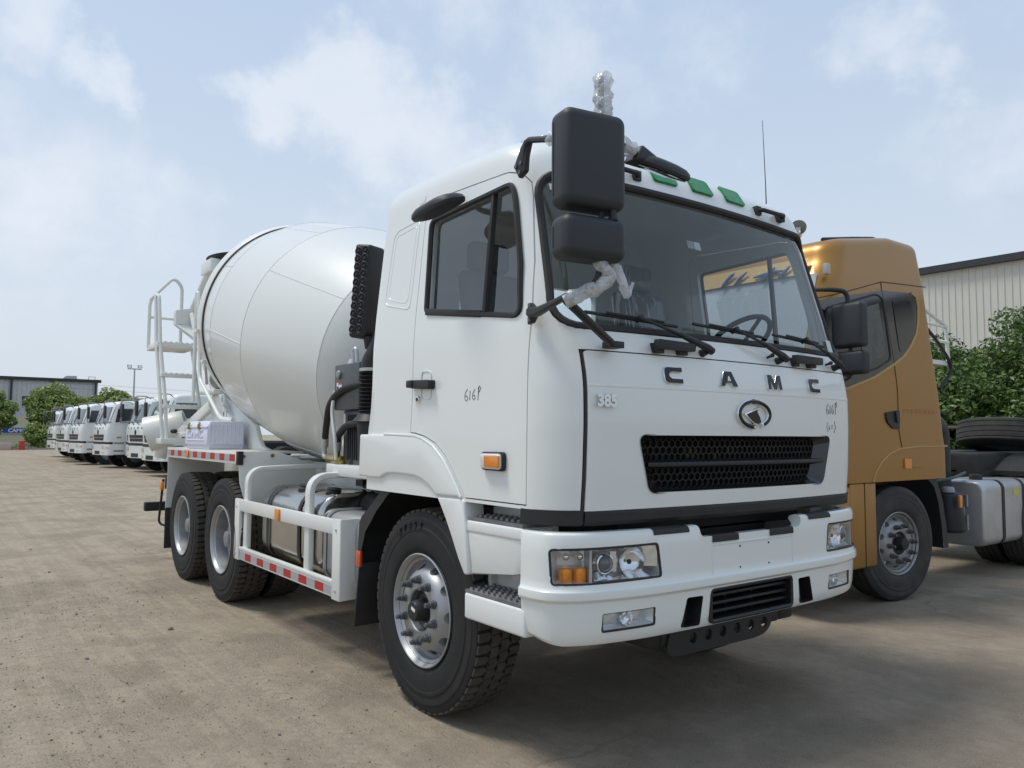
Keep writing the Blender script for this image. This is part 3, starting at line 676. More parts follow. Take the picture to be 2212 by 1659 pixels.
# lower grab handles and wipers
for y0, y1 in ((-.70, -.43), (.42, .69)):
    zb = 1.965
    m = MB(); xo = front_x((y0+y1)/2, zb)
    m.prism([(xo+.03, y, z) for y, z in round_poly([(y0, zb-.012), (y1, zb-.012), (y1, zb+.03), (y0, zb+.034)], .012, 3)], (.03, 0, 0))
    m.box(xo-.03, xo+.035, y0+.02, y0+.07, zb-.03, zb+.02); m.box(xo-.03, xo+.035, y1-.09, y1-.03, zb-.03, zb+.015)
    build('front_grab_handle', m, BLACKP, truck, bevel=.007)
for py, te in ((-.335, -.62), (.30, -.55), (.94, -.50)):
    pz = 1.955; P0 = front_pt(py, pz, .02); m = MB()
    m.cyl(front_pt(py, pz, -.01), front_pt(py, pz, .035), .022, .018, 14)
    e1 = front_pt(py+te*.30, 2.015, .060); e2 = front_pt(py+te*.66, 2.085, .050)
    m.tube([front_pt(py+.03, pz-.005, .045), front_pt(py, pz+.01, .048), e1], [.020, .020, .013], 8)
    m.tube([e1, (e1+e2)/2, e2], [.010, .008, .007], 6)
    wp = build('wiper_arm', m, BLACKP, truck, bevel=0)
    b = MB(); c_ = py+te*.66
    ys = [c_-.30+.56*i/16 for i in range(17)]
    b.tube([front_pt(y, 2.090-(y-c_)*.045+.0*abs(y-c_), .014) for y in ys], .0085, 6); b.tube([front_pt(y, 2.093-(y-c_)*.045, .034) for y in ys[3:-3]], .006, 6)
    b.tube([front_pt(c_, 2.088, .010), front_pt(c_, 2.092, .055)], .014, 6)
    build('wiper_blade', b, BLACKP, wp)
    j = MB().cyl(front_pt(py-.085, pz+.015, -.01), front_pt(py-.085, pz+.015, .03), .006, .009, 8); j.ball(front_pt(py-.085, pz+.015, .034), .012, 10, 6)
    build('washer_nozzle', j, BLACKP, truck)
# rear-view mirrors: brackets, arms, pole, two housings
def housing(c, w, h, d, rz, tilt=0.0):
    q = MB().box(-d/2, d/2, -w/2, w/2, -h/2, h/2); return q
def mirror_set(s):
    P = lambda x, y, z: (x, s*y, z)
    br = MB().prism([P(x, 1.19, z) for x, z in [(.905, 2.775), (.955, 2.80), (.962, 2.87), (.985, 2.935), (.95, 2.955), (.915, 2.92), (.865, 2.84)]], P(0, .028, 0))
    arm = build('mirror_bracket', br, BLACKP, truck, bevel=.006)
    for x, z in ((.915, 2.80), (.925, 2.845), (.885, 2.835)): build('bolt', MB().cyl(P(x, 1.216, z), P(x, 1.224, z), .010, .010, 10), NUT, arm)
    top = bend([P(.935, 1.205, 2.86), P(.965, 1.215, 2.945), P(1.2, 1.25, 2.872), P(1.44, 1.27, 2.80)], .045)
    build('mirror_arm', MB().tube(top, .016, 8), BLACKP, truck)
    build('mirror_pole', MB().tube([P(1.50, 1.235, 3.05), P(1.50, 1.235, 2.9), P(1.50, 1.235, 2.5), P(1.50, 1.235, 2.22)], .013, 8), BLACKP, truck)
    lb = MB().prism([P(x, 1.24, z) for x, z in [(1.035, 2.045), (1.035, 2.145), (1.06, 2.145), (1.10, 2.11), (1.10, 2.085), (1.07, 2.05)]], P(0, .022, 0))
    lbo = build('mirror_bracket', lb, BLACKP, truck, bevel=.005)
    for z in (2.065, 2.13): build('bolt', MB().cyl(P(1.055, 1.26, z), P(1.055, 1.268, z), .010, .010, 10), NUT, lbo)
    build('mirror_arm', MB().tube([P(1.06, 1.255, 2.10), P(1.16, 1.29, 2.09), P(1.30, 1.33, 2.10), P(1.42, 1.355, 2.115)], [.03, .022, .016, .014], 8), BLACKP, truck)
    build('mirror_arm', MB().tube(bend([P(1.40, 1.35, 2.10), P(1.49, 1.25, 2.17), P(1.50, 1.235, 2.29)], .04), .013, 8), BLACKP, truck)
    st = MB().tube([P(1.40, 1.34, 2.10), P(1.315, 1.00, 1.955)], .020, 8)
    st.box(1.255, 1.33, min(s*.93, s*1.0), max(s*.93, s*1.0), 1.935, 1.965)
    build('mirror_strut', st, BLACKP, truck, bevel=.003)
    for z0, z1, w in ((2.470, 2.880, .305), (2.255, 2.440, .305)):
        m = MB().box(-.075, .075, -w/2, w/2, z0, z1)
        hs = build('mirror_housing', m, MIRRORP, truck, bevel=.045, seg=6, loc=(1.475, s*1.285, 0), rot=(0, 0, s*R(10)))
        hs.parent = truck
        build('mirror_glass', MB().box(-.081, -.0755, -w/2+.03, w/2-.03, z0+.03, z1-.03), CHROME, hs, bevel=.003)
        build('housing_seam', MB().tube([(-.028, a*w/2*1.004, z) for a, z in ((-1, z0+.05), (-1, z1-.05))], .0022, 5), BLACKP, hs)
    build('pole_clamp', MB().tube([P(1.53, 1.20, 2.50), P(1.535, 1.20, 2.43)], [.012, .022], 8), BLACKP, truck)
mirror_set(-1)
# kerb mirror above the door and the look-down mirror in front
km = MB().grid(lambda u, v: ((.30+.36*u)+.02*math.sin(PI*v), -1.455+(.20-.07*u)*v, 2.700+.012*u+.085*(1-(2*v-1)**4*.9)*(.55+.45*math.sin(PI*min(max(u*.95+.03, 0), 1)))), 18, 12)
kmo = MB()
def lens(c, ux, uy, uz, a, b, t, n=28):
    c = Vector(c); ux = Vector(ux).normalized(); uz = Vector(uz).normalized(); uy = uz.cross(ux); m = MB()
    v = []; rows = [(0.0, t), (.5, t*.93), (.8, t*.72), (.95, t*.38), (1.0, 0), (.96, -t*.35), (.6, -t*.45), (0.0, -t*.45)]
    for k, (r, h) in enumerate(rows):
        for i in range(n):
            q = 2*PI*i/n; cc, ss = math.cos(q), math.sin(q); p = 2/3.2
            v.append(c+ux*(a*r*math.copysign(abs(cc)**p, cc))+uy*(b*r*math.copysign(abs(ss)**p, ss))+uz*h)
    f = [(j*n+i, j*n+(i+1) % n, (j+1)*n+(i+1) % n, (j+1)*n+i) for j in range(len(rows)-1) for i in range(n)]
    return m.add(v, f)
k1 = build('kerb_mirror', lens((.44, -1.385, 2.705), (1, .15, .18), 0, (-.15, -.35, 1), .16, .10, .045), MIRRORP, truck)
build('mirror_stalk', MB().tube(bend([(.30, -1.18, 2.84), (.34, -1.27, 2.80), (.47, -1.33, 2.765)], .04), .018, 8), BLACKP, k1)
build('label', MB().prism([Vector((.375, -1.452, 2.72))+Vector(q) for q in ((0, 0, 0), (.05, .002, .012), (.052, .006, .04), (.004, .004, .03))], (0, -.003, 0)), PAPER, k1)
k2 = build('look_down_mirror', lens((1.42, -.785, 2.775), (.05, 1, -.10), 0, (.45, .10, 1), .155, .095, .04), MIRRORP, truck)
build('mirror_glass', lens((1.412, -.785, 2.757), (.05, 1, -.10), 0, (.45, .10, 1), .140, .085, .010), CHROME, k2)
build('mirror_shroud', MB().prism([(1.37, -.985, 2.765), (1.37, -.94, 2.845), (1.37, -.83, 2.805), (1.37, -.86, 2.765)], (.09, 0, 0)), MIRRORP, k2, bevel=.015, seg=3)
build('mirror_stalk', MB().tube(bend([(1.49, -1.18, 2.79), (1.46, -1.06, 2.80), (1.42, -.93, 2.81)], .05), .018, 8), BLACKP, k2)
build('antenna', MB().tube([(.62, 1.18, 3.0), (.60, 1.20, 3.3), (.585, 1.195, 3.775)], [.006, .0035, .002], 6), BLACKP, truck)
# ------------------------------------------------------------------ bumper
def catmull(pts, k=8):
    P = [Vector(p) for p in pts]; P = [P[0]*2-P[1]]+P+[P[-1]*2-P[-2]]; out = []
    for i in range(1, len(P)-2):
        for j in range(k):
            t = j/k; a, b, c, d = P[i-1:i+3]
            out.append(.5*((2*b)+(-a+c)*t+(2*a-5*b+4*c-d)*t*t+(-a+3*b-3*c+d)*t**3))
    out.append(P[-2]); return out
half = catmull([(1.336, 0), (1.334, .35), (1.322, .70), (1.298, .90), (1.262, 1.06), (1.215, 1.165), (1.16, 1.225), (1.09, 1.250), (.99, 1.256)], 8)
BC = [Vector((p.x, -p.y)) for p in reversed(half)]+[Vector((p.x, p.y)) for p in half[1:]]
def bnorm(i):
    d = (BC[min(i+1, len(BC)-1)]-BC[max(i-1, 0)]).normalized(); return Vector((d.y, -d.x))
def bump_pt(i, off, z):
    p = BC[i]+bnorm(i)*off; return Vector((p.x, p.y, z))
sect = [(-.075, 1.100), (-.045, 1.110), (-.018, 1.107), (-.005, 1.098), (0, 1.082), (0, .99), (.001, .90), (.002, .868), (.006, .858), (.014, .850), (.016, .832), (.015, .816), (.008, .806), (-.003, .800), (-.006, .74), (-.012, .67), (-.020, .628), (-.034, .610), (-.065, .602), (-.085, .606), (-.06, .64), (-.045, .70), (-.042, .80), (-.042, 1.05), (-.08, 1.085)]
ns_ = len(sect); v = []
for i in range(len(BC)):
    sd_ = max(0, (1.20-BC[i].x)/.2); 
    for o_, z in sect: v.append(bump_pt(i, o_, z+(.035*min(sd_, 1)*max(0, (.75-z)/.15) if z < .75 else 0)))
f = [(i*ns_+k, i*ns_+(k+1) % ns_, (i+1)*ns_+(k+1) % ns_, (i+1)*ns_+k) for i in range(len(BC)-1) for k in range(ns_)]
f += [tuple(range(ns_))[::-1], tuple(range((len(BC)-1)*ns_, len(BC)*ns_))]
bumper = build('bumper', MB().add(v, f), WHITE, truck)
HLp = round_poly([(-1.222, .878), (-.684, .887), (-.709, 1.042), (-1.228, 1.036)], .016, 3)
FOGp = round_poly([(-1.012, .668), (-.722, .672), (-.716, .752), (-1.012, .748)], .010, 3)
VENTp = round_poly([(-.545, .630), (-.425, .628), (-.395, .768), (-.512, .770)], .014, 3)
LG = round_poly([(-.340, .632), (.340, .632), (.337, .788), (-.337, .788)], .022, 4)
mir = lambda p: [(-y, z) for y, z in p]
for p in (HLp, mir(HLp), FOGp, mir(FOGp), VENTp, mir(VENTp), LG): boolean(bumper, cutter(yz_prism(p, 1.09 if p in (HLp,) or abs(p[0][0]) > 1.1 else 1.0, 1.6)))
boolean(bumper, cutter(yz_prism(round_poly([(-.415, 1.050), (.415, 1.050), (.475, 1.3), (-.475, 1.3)], [.03, .03, 0, 0], 4), 1.0, 1.6)))
sharp(bumper, 28)
def bsurf(y, z, off):
    best = min(range(len(BC)-1), key=lambda i: abs(BC[i].y-y)+abs(BC[i+1].y-y)); a, b = BC[best], BC[best+1]
    t = 0 if abs(b.y-a.y) < 1e-9 else min(max((y-a.y)/(b.y-a.y), 0), 1); p = a.lerp(b, t)+bnorm(best)*off
    return Vector((p.x, p.y, z))
def bsheet(poly, off): return [bsurf(y, z, off) for y, z in poly]
def quad_region(y0, y1, z0, z1, off, nu=14, nv=4):
    return MB().grid(lambda u, v: tuple(bsurf(y0+(y1-y0)*u, z0+(z1-z0)*v, off(u, v) if callable(off) else off)), nu, nv)
for s in (-1, 1):
    hl = build('headlight', MB().tube([bsurf(s*abs(y), z, -.004) for y, z in densify(HLp, .03)], .0065, 6, closed=True), RUBBER, bumper)
    # reflector tray with its walls
    tr = MB(); q = densify(HLp, .03); n = len(q)
    vv = bsheet([(s*abs(y), z) for y, z in q], -.004)+[bsurf(s*(abs(y)*.97+.03), .962+(z-.962)*.80, -.085) for y, z in q]
    tr.add(vv, [(i, (i+1) % n, n+(i+1) % n, n+i) for i in range(n)]+[tuple(range(n, 2*n))])
    build('reflector', tr, LAMPIN, bumper)
    yb = s*.845
    bowl = MB().lathe([(.068, 0), (.064, -.018), (.052, -.038), (.03, -.05), (.008, -.054)], bsurf(yb, .962, -.02), (1, s*.12, 0), 28)
    build('reflector_bowl', bowl, REFL, bumper)
    build('reflector_shelf', MB().grid(lambda u, v: tuple(bsurf(s*(.715+.335*u), .893+.040*v, -.012-.070*v)), 10, 1), REFL, bumper)  # shelves and facets added, tilted to mirror the sky and brighten the lamp
    build('reflector_shelf', MB().grid(lambda u, v: tuple(bsurf(s*(1.085+.125*u), .886+.016*v, -.012-.065*v)), 6, 1), REFL, bumper)
    build('reflector_facet', MB().grid(lambda u, v: tuple(bsurf(s*(.703+.075*v), .935+.095*u, -.012-.070*v)), 4, 1), REFL, bumper)
    build('reflector_facet', MB().grid(lambda u, v: tuple(bsurf(s*(.905+.045*u), .925+.090*v, -.030-.03*abs(u-.5))), 4, 1), REFL, bumper)
    build('bulb', MB().ball(bsurf(yb, .962, -.045), .012, 10, 8), DARK, bumper)
    yp = s*.985; pl = MB().lathe([(.046, -.02), (.046, .012), (.040, .016), (.037, .012)], bsurf(yp, .962, -.045), (1, s*.15, 0), 24); build('projector_ring', pl, CHROME, bumper)
    build('projector_lens', MB().ball(bsurf(yp, .962, -.05), .039, 20, 14), mat('projector_glass', (.10, .115, .125), .03, coat=1.0), bumper)
    dv = MB().prism([bsurf(s*1.075, .885, -.07), bsurf(s*1.063, .885, -.07), bsurf(s*1.063, .885, -.008), bsurf(s*1.075, .885, -.008)], (0, 0, .15)); build('lamp_divider', dv, ALU2, bumper)
    for yy in (1.105, 1.170):
        build('bulb', MB().ball(bsurf(s*yy, .998, -.050), .016, 14, 10), CHROME, bumper)
        ib_ = bsurf(s*yy, .918, -.045); build('indicator_bulb', MB().box(-.03, .022, -.028, .028, -.034, .034), AMBER, bumper, bevel=.016, seg=3, loc=ib_)
    build('headlight_lens', MB().add(bsheet([(s*abs(y), z) for y, z in q], -.003), [tuple(range(n))]), CLEAR, bumper)
    tr = MB(); q = densify(FOGp, .03); n = len(q)
    tr.add(bsheet([(s*abs(y), z) for y, z in q], -.016)+[bsurf(s*(.866+(abs(y)-.866)*.82), .71+(z-.71)*.7, -.07) for y, z in q], [(i, (i+1) % n, n+(i+1) % n, n+i) for i in range(n)]+[tuple(range(n, 2*n))])
    fg = build('fog_lamp', MB().tube([bsurf(s*abs(y), z, -.014) for y, z in q], .006, 6, closed=True), RUBBER, bumper)
    build('fog_reflector', tr, LAMPIN, bumper)
    build('fog_bowl', MB().lathe([(.034, 0), (.03, -.02), (.01, -.032)], bsurf(s*.866, .71, -.035), (1, s*.1, 0), 20), REFL, bumper)
    build('fog_lens', MB().add(bsheet([(s*abs(y), z) for y, z in q], -.012), [tuple(range(n))]), CLEAR, bumper)
    vp = offset_poly([(s*abs(y), z) for y, z in VENTp], -.003); nv_ = len(vp)
    build('vent_box', MB().add([bsurf(y, z, -.004) for y, z in vp]+[(1.20, y, z) for y, z in vp], [(k, (k+1) % nv_, nv_+(k+1) % nv_, nv_+k) for k in range(nv_)]+[tuple(range(nv_, 2*nv_))]), DARK, bumper)
    build('horn', MB().lathe([(.05, 0), (.045, -.02), (.02, -.05)], (1.262, s*.46, .69), (1, 0, 0), 20), BLACKP, bumper)
# black reflecting strips on the bumper lip
def lip(y0, y1, z, notch):
    prof = [(-.07, z+.002), (-.02, z+.004), (-.004, z-.004), (.003, z-.018), (.003, z-.028)] if not notch else [(-.040, z+.003), (-.002, z+.003), (.003, z-.004), (.004, z-.022), (.004, z-.032)]
    return MB().grid(lambda u, v: tuple(bsurf(y0+(y1-y0)*u+.0, *(lambda a: (a[1], a[0]))(prof[round(v*4)]))), 8, 4)
for y0, y1, z, nt_ in ((-.735, -.50, 1.108, 0), (-.335, -.13, 1.050, 1), (.13, .345, 1.050, 1), (.50, .735, 1.108, 0)): build('anti_slip_strip', lip(y0, y1, z, nt_), RUBBER, bumper)
pq = [(-.335, .858), (.335, .858), (.335, 1.008), (-.335, 1.008)]
build('plate_recess', MB().tube([bsurf(y, z, .0) for y, z in densify(pq, .05)], .0055, 6, closed=True), WHITE, bumper)
for y in (-.12, .12):
    for z in (.88, .985): build('screw_hole', MB().cyl(bsurf(y, z, -.01), bsurf(y, z, .0035), .005, .005, 8), INK, bumper)
lgm = MB()
for z in (.668, .708, .748): lgm.prism([(1.20, -.34, z-.012), (1.30, -.34, z-.004), (1.30, -.34, z+.010), (1.20, -.34, z+.002)], (0, .68, 0))
for y in (-.34, -.11, .11, .34): lgm.box(1.20, 1.235, y-.006, y+.006, .63, .79)
lq = offset_poly(LG, -.003); nv_ = len(lq)
build('grille_box', MB().add([bsurf(y, z, -.008) for y, z in lq]+[(1.12, y, z) for y, z in lq], [(k, (k+1) % nv_, nv_+(k+1) % nv_, nv_+k) for k in range(nv_)]+[tuple(range(nv_, 2*nv_))]), DARK, bumper)
lgo = build('lower_grille', lgm, BLACKP, bumper, bevel=.003)
build('grille_surround', MB().tube([bsurf(y, z, -.012) for y, z in densify(LG, .04)], .012, 6, closed=True), BLACKP, bumper)
build('intercooler', MB().box(1.05, 1.10, -.42, .42, .62, 1.06), DARK, bumper)
up = build('underrun_plate', MB().prism([(1.17, y, z) for y, z in round_poly([(-.46, .62), (-.50, .475), (-.44, .448), (.20, .448), (.30, .46), (.355, .50), (.37, .62)], [0, .03, .03, .02, .05, .03, 0], 4)], (.012, 0, 0)), BLACKP, truck)
ch = MB()
for k in range(6): ch.cyl((1.0, -.30+k*.118, .522), (1.4, -.30+k*.118, .522), .028, .028, 18)
boolean(up, cutter(ch)); sharp(up)
for k in range(6): build('hole_flange', MB().tube([(1.176, -.30+k*.118+.031*math.cos(a), .522+.031*math.sin(a)) for a in [2*PI*i/18 for i in range(18)]], .005, 5, closed=True), BLACKP, up)
build('front_crossmember', MB().box(.95, 1.17, -.52, .45, .50, .64).box(.80, 1.16, -.60, -.46, .50, .80).box(.80, 1.16, .46, .60, .50, .80), BLACKP, truck, bevel=.02)

# ------------------------------------------------------------------ wheel arch panels, steps, mudguard
FEND = [(-.672, 1.538), (-.35, 1.540), (-.06, 1.534), (.02, 1.531), (.093, 1.517), (.204, 1.479), (.312, 1.408), (.39, 1.330), (.452, 1.262), (.486, 1.220), (.246, 1.216), (.200, 1.248), (.158, 1.270), (.095, 1.292), (.029, 1.305), (-.08, 1.310), (-.24, 1.310), (-.31, 1.306), (-.365, 1.290), (-.40, 1.276), (-.52, 1.274), (-.68, 1.279)]
LEGP = [(.250, 1.210), (.488, 1.214), (.512, 1.205), (.536, 1.02), (.558, .842), (.522, .836), (.466, .908), (.425, .972), (.384, 1.035), (.34, 1.098), (.299, 1.15)]
for s in (-1, 1):
    Y = lambda a: s*a
    fo = build('wheel_arch', MB().prism([(x, Y(1.185), z) for x, z in FEND], (0, Y(.078), 0)), WHITE, truck, bevel=.014, seg=4)
    build('arch_bead', MB().tube([(x, Y(1.257), z) for x, z in FEND[1:10]], .0085, 8), WHITE, fo)
    sp = build('step_panel', MB().prism([(x, Y(1.13), z) for x, z in LEGP], (0, Y(.128), 0)), WHITE, truck, bevel=.012, seg=3)
    lo = lambda a, b: (min(s*a, s*b), max(s*a, s*b))
    y0, y1 = lo(1.04, 1.06); build('step_back', MB().box(.50, 1.0, y0, y1, .60, 1.205), WHITE, sp)
    y0, y1 = lo(1.05, 1.250); build('step', MB().box(.531, .992, y0, y1, 1.052, 1.112), WHITE, sp, bevel=.012, seg=3)
    wedge = MB().prism([(.535, Y(1.244), 1.055), (.995, Y(1.244), 1.055), (.995, Y(1.20), .90), (.84, Y(1.185), .875), (.56, Y(1.235), .842)], (0, Y(-.13), 0))
    build('step_web', wedge, WHITE, sp, bevel=.008)
    y0, y1 = lo(.98, 1.252); build('step', MB().box(.518, 1.015, y0, y1, .622, .752), WHITE, sp, bevel=.014, seg=3)
    y0, y1 = lo(.98, 1.10); build('step_post', MB().box(.515, .54, y0, y1, .75, .86), WHITE, sp)
    for za, xa, xb, ya, yb in ((1.112, .538, .985, 1.07, 1.245), (.752, .522, 1.005, 1.02, 1.247)):
        gm = MB(); y0, y1 = lo(ya, yb); gm.box(xa, xb, y0, y1, za, za+.014)
        for i in range(int((xb-xa)/.045)):
            for j in range(int((yb-ya)/.045)):
                cx_, cy_ = xa+.03+i*.045, s*(ya+.025+j*.045); gm.cyl((cx_, cy_, za+.013), (cx_, cy_, za+.026), .016, .011, 6)
        build('step_tread', gm, GALV, sp)
    # mudguard sheet behind the wheel and rubber flap
    path = [(-.10, 1.262), (-.30, 1.258), (-.42, 1.225), (-.60, 1.095), (-.72, 1.02), (-.75, .98), (-.775, .70)]
    y0 = Y(1.215); mg = MB(); n = len(path)
    v = [(x, y0, z) for x, z in path]+[(x, Y(.78), z) for x, z in path]; mg.add(v, [(i, i+1, n+i+1, n+i) for i in range(n-1)])
    inn_ = [(-.12, 1.225), (-.27, 1.222), (-.36, 1.185), (-.52, 1.065), (-.60, .985), (-.66, .93), (-.76, .69)]
    mg.add([(x, y0, z) for x, z in path]+[(x, y0+s*.002, z) for x, z in inn_], [(i, i+1, n+i+1, n+i) for i in range(n-1)])
    mo = build('mudguard', mg, BLACKP, truck)
    y0, y1 = lo(.80, 1.205); build('mud_flap', MB().prism([(-.768, y0, .72), (-.756, y0, .72), (-.815, y0, .31), (-.83, y0, .31)], (0, y1-y0, 0)), RUBBER, mo, bevel=.004)
    y0, y1 = lo(1.205, 1.225); build('side_reflector', MB().box(-.775, -.765+.05, y0, y1, .70, .80), mat('red_amber_lens', (.55, .07, .015), .2, coat=.5), mo, bevel=.005)
    wheel = place_wheel('front', truck, (0, s*1.048, .5615), 0 if s < 0 else PI, .35 if s < 0 else -.7)
    for ax in (-3.582, -4.930):
        place_wheel('rear', truck, (ax, s*1.083, .5615), 0 if s < 0 else PI, .2 if ax > -4 else 1.1)
        place_wheel('rear', truck, (ax, s*.735, .5615), PI if s < 0 else 0, .5)

# ------------------------------------------------------------------ chassis
c = MB()
for s in (-1, 1):
    c.box(-6.35, 1.05, s*.43-.04, s*.43+.04, .78, 1.07)
build('chassis_rail', c, DARK, truck, bevel=.01)
for x in (-.0, -3.582, -4.93):
    a = MB().cyl((x, -.9, .56), (x, .9, .56), .075, .075, 16)
    if x < -1: a.ball((x, 0, .56), .26, 20, 12, (1, .9, 1))
    build('axle', a, DARK, truck)
build('engine_block', MB().box(-.6, .95, -.42, .42, .70, 1.24), DARK, truck, bevel=.04)
build('leaf_spring', MB().box(-.75, .75, -.50, -.42, .60, .72).box(-.75, .75, .42, .50, .60, .72), DARK, truck, bevel=.01)
sf = MB()
for s in (-1, 1): sf.box(-6.15, -.98, s*.46-.05, s*.46+.05, 1.072, 1.275)
for x in (-1.1, -2.0, -3.0, -4.0, -5.0, -5.9): sf.box(x-.05, x+.05, -.41, .41, 1.09, 1.26)
sub = build('subframe', sf, WHITE2, truck, bevel=.008)
build('subframe_bracket', MB().box(-2.55, -1.35, -.62, -.51, 1.20, 1.315), WHITE2, sub, bevel=.01)
build('frame_deck', MB().box(-4.0, -1.05, -.40, .40, 1.277, 1.283), mat('grey_deck', (.22, .24, .24), .5), sub)
# fuel tank with straps and caps, grey tank in front of it
def rr_section(y0, y1, z0, z1, r, n=6):
    q = []
    for cy, cz, a0 in ((y1-r, z1-r, 0), (y0+r, z1-r, 90), (y0+r, z0+r, 180), (y1-r, z0+r, 270)):
        for k in range(n+1):
            a = R(a0+90*k/n); q.append((cy+r*math.cos(a), cz+r*math.sin(a)))
    return q
def tank(nm, x0, x1, sec, m, par, inset=.03):
    cy = sum(p[0] for p in sec)/len(sec); cz = sum(p[1] for p in sec)/len(sec); b = MB(); n = len(sec); v = []
    rows = [(x0, .90), (x0+.006, .955), (x0+.02, .985), (x0+.04, 1), (x1-.04, 1), (x1-.02, .985), (x1-.006, .955), (x1, .90)]
    for x, k in rows: v += [(x, cy+(y-cy)*k, cz+(z-cz)*k) for y, z in sec]
    f = [(j*n+i, j*n+(i+1) % n, (j+1)*n+(i+1) % n, (j+1)*n+i) for j in range(len(rows)-1) for i in range(n)]+[tuple(range(n))[::-1], tuple(range((len(rows)-1)*n, len(rows)*n))]
    return build(nm, b.add(v, f), m, par, angle=40)
sec = rr_section(-1.165, -.50, .505, 1.105, .165)
ft = tank('fuel_tank', -2.70, -1.50, sec, ALU, truck)
for x in (-2.52, -1.86):
    st = MB(); o1 = [(y, z) for y, z in offset_poly(sec, .008)]; n = len(o1); v = [(x-.028, y, z) for y, z in o1]+[(x+.028, y, z) for y, z in o1]
    st.add(v, [(i, (i+1) % n, n+(i+1) % n, n+i) for i in range(n)]); build('tank_strap', st, RUBBER, ft)
for x, y in ((-2.10, -1.02), (-1.62, -1.0)):
    cp = MB().cyl((x, y, 1.07), (x, y-.01, 1.12), .062, .058, 18); cp.box(x-.075, x+.075, y-.03, y+.03, 1.118, 1.142); build('filler_cap', cp, RUBBER, ft, bevel=.012)
ut = tank('urea_tank', -1.46, -.86, rr_section(-1.13, -.55, .50, .985, .10), ALU2, truck)
build('tank_rib', MB().tube([(-1.452+.0, y, z) for y, z in rr_section(-1.135, -.55, .50, .99, .10)], .014, 6, closed=True), ALU2, ut)
lo_ = MB(); 
lo_.tube([(-1.22+.085*math.cos(a), -1.131, .735+.06*math.sin(a)) for a in [R(20+300*i/20) for i in range(21)]], .004, 5); lo_.tube([(-1.30, -1.131, .60), (-1.22, -1.131, .60), (-1.22, -1.131, .62)], .003, 5); lo_.tube([(-1.15, -1.131, .60), (-1.10, -1.131, .62)], .003, 5)
build('tank_emblem', lo_, ALU2, ut)
cb = MB()
for k in range(5): cb.tube([(-1.9+.2*k, -.62-.02*k, 1.12), (-1.5, -.80+.05*k, 1.15+.01*k), (-1.05, -.78+.05*k, 1.145), (-.6, -.70+.06*k, 1.14)], .016, 6)
cb.box(-1.12, -1.0, -.92, -.84, 1.13, 1.19); cb.box(-1.72, -1.60, -.78, -.70, 1.14, 1.19)
build('cable_harness', cb, RUBBER, truck)
tank('air_reservoir', -1.50, -.70, rr_section(-.86, -.52, .86, 1.11, .11), DARK, truck)

# ------------------------------------------------------------------ side guards and their hoops
for s in (-1, 1):
    lo = lambda a, b: (min(s*a, s*b), max(s*a, s*b)); y0, y1 = lo(1.205, 1.238); ym, yn = lo(1.200, 1.234)
    g_ = MB()
    g_.box(-3.05, -1.105, ym, yn, .865, .965); g_.box(-3.05, -1.105, ym, yn, .535, .562); g_.box(-3.05, -1.105, *lo(1.198, 1.226), .448, .537)
    gd = build('side_guard', g_, WHITE2, truck, bevel=.006)
    build('guard_post', MB().box(-3.17, -3.048, y0, y1, .445, .968), WHITE2, gd, bevel=.005)
    build('guard_post', MB().box(-1.108, -.985, y0, y1, .440, .972), WHITE2, gd, bevel=.005)
    ep = MB().prism([(-.992, y, z) for y, z in [(s*1.234, .442), (s*1.234, .974), (s*1.10, .974), (s*1.085, .95), (s*1.085, .48), (s*1.12, .445)]], (.010, 0, 0)); build('end_plate', ep, WHITE2, gd, bevel=.002)
    for x in (-3.11, -1.045):
        for z in (.50, .90): build('bolt', MB().cyl((x, s*1.236, z), (x, s*1.246, z), .010, .008, 8), ALU2, gd)
    for k in range(13):
        xa = -3.045+k*.149; y_ = s*1.2275
        build('reflective_tape', MB().box(xa, xa+.148, *lo(1.224, 1.2275), .462, .520), REDTAPE if k % 2 else SILTAPE, gd)
    build('side_marker', MB().box(-2.17, -2.08, *lo(1.232, 1.250), .862, .955), AMBER, gd, bevel=.006)
    for x, yi in ((-2.955, .50), (-1.605, .50)):
        hp = bend([(x, s*1.195, .46), (x, s*1.195, 1.228), (x, s*.5, 1.250)], .13, 8); hm = MB()
        for a, b in zip(hp, hp[1:]): pass
        v = []
        for i, p in enumerate(hp):
            d = (hp[min(i+1, len(hp)-1)]-hp[max(i-1, 0)]).normalized(); nrm = Vector((0, -d.z, d.y))*(1 if s < 0 else 1)
            for dx, dn in ((-.045, .022), (.045, .022), (.045, -.022), (-.045, -.022)): v.append(p+Vector((dx, 0, 0))+nrm*dn)
        m_ = len(hp); hm.add(v, [(i*4+k, i*4+(k+1) % 4, (i+1)*4+(k+1) % 4, (i+1)*4+k) for i in range(m_-1) for k in range(4)]+[(0, 1, 2, 3), tuple(range(4*m_-4, 4*m_))])
        build('guard_hoop', hm, WHITE2, gd, bevel=.010)

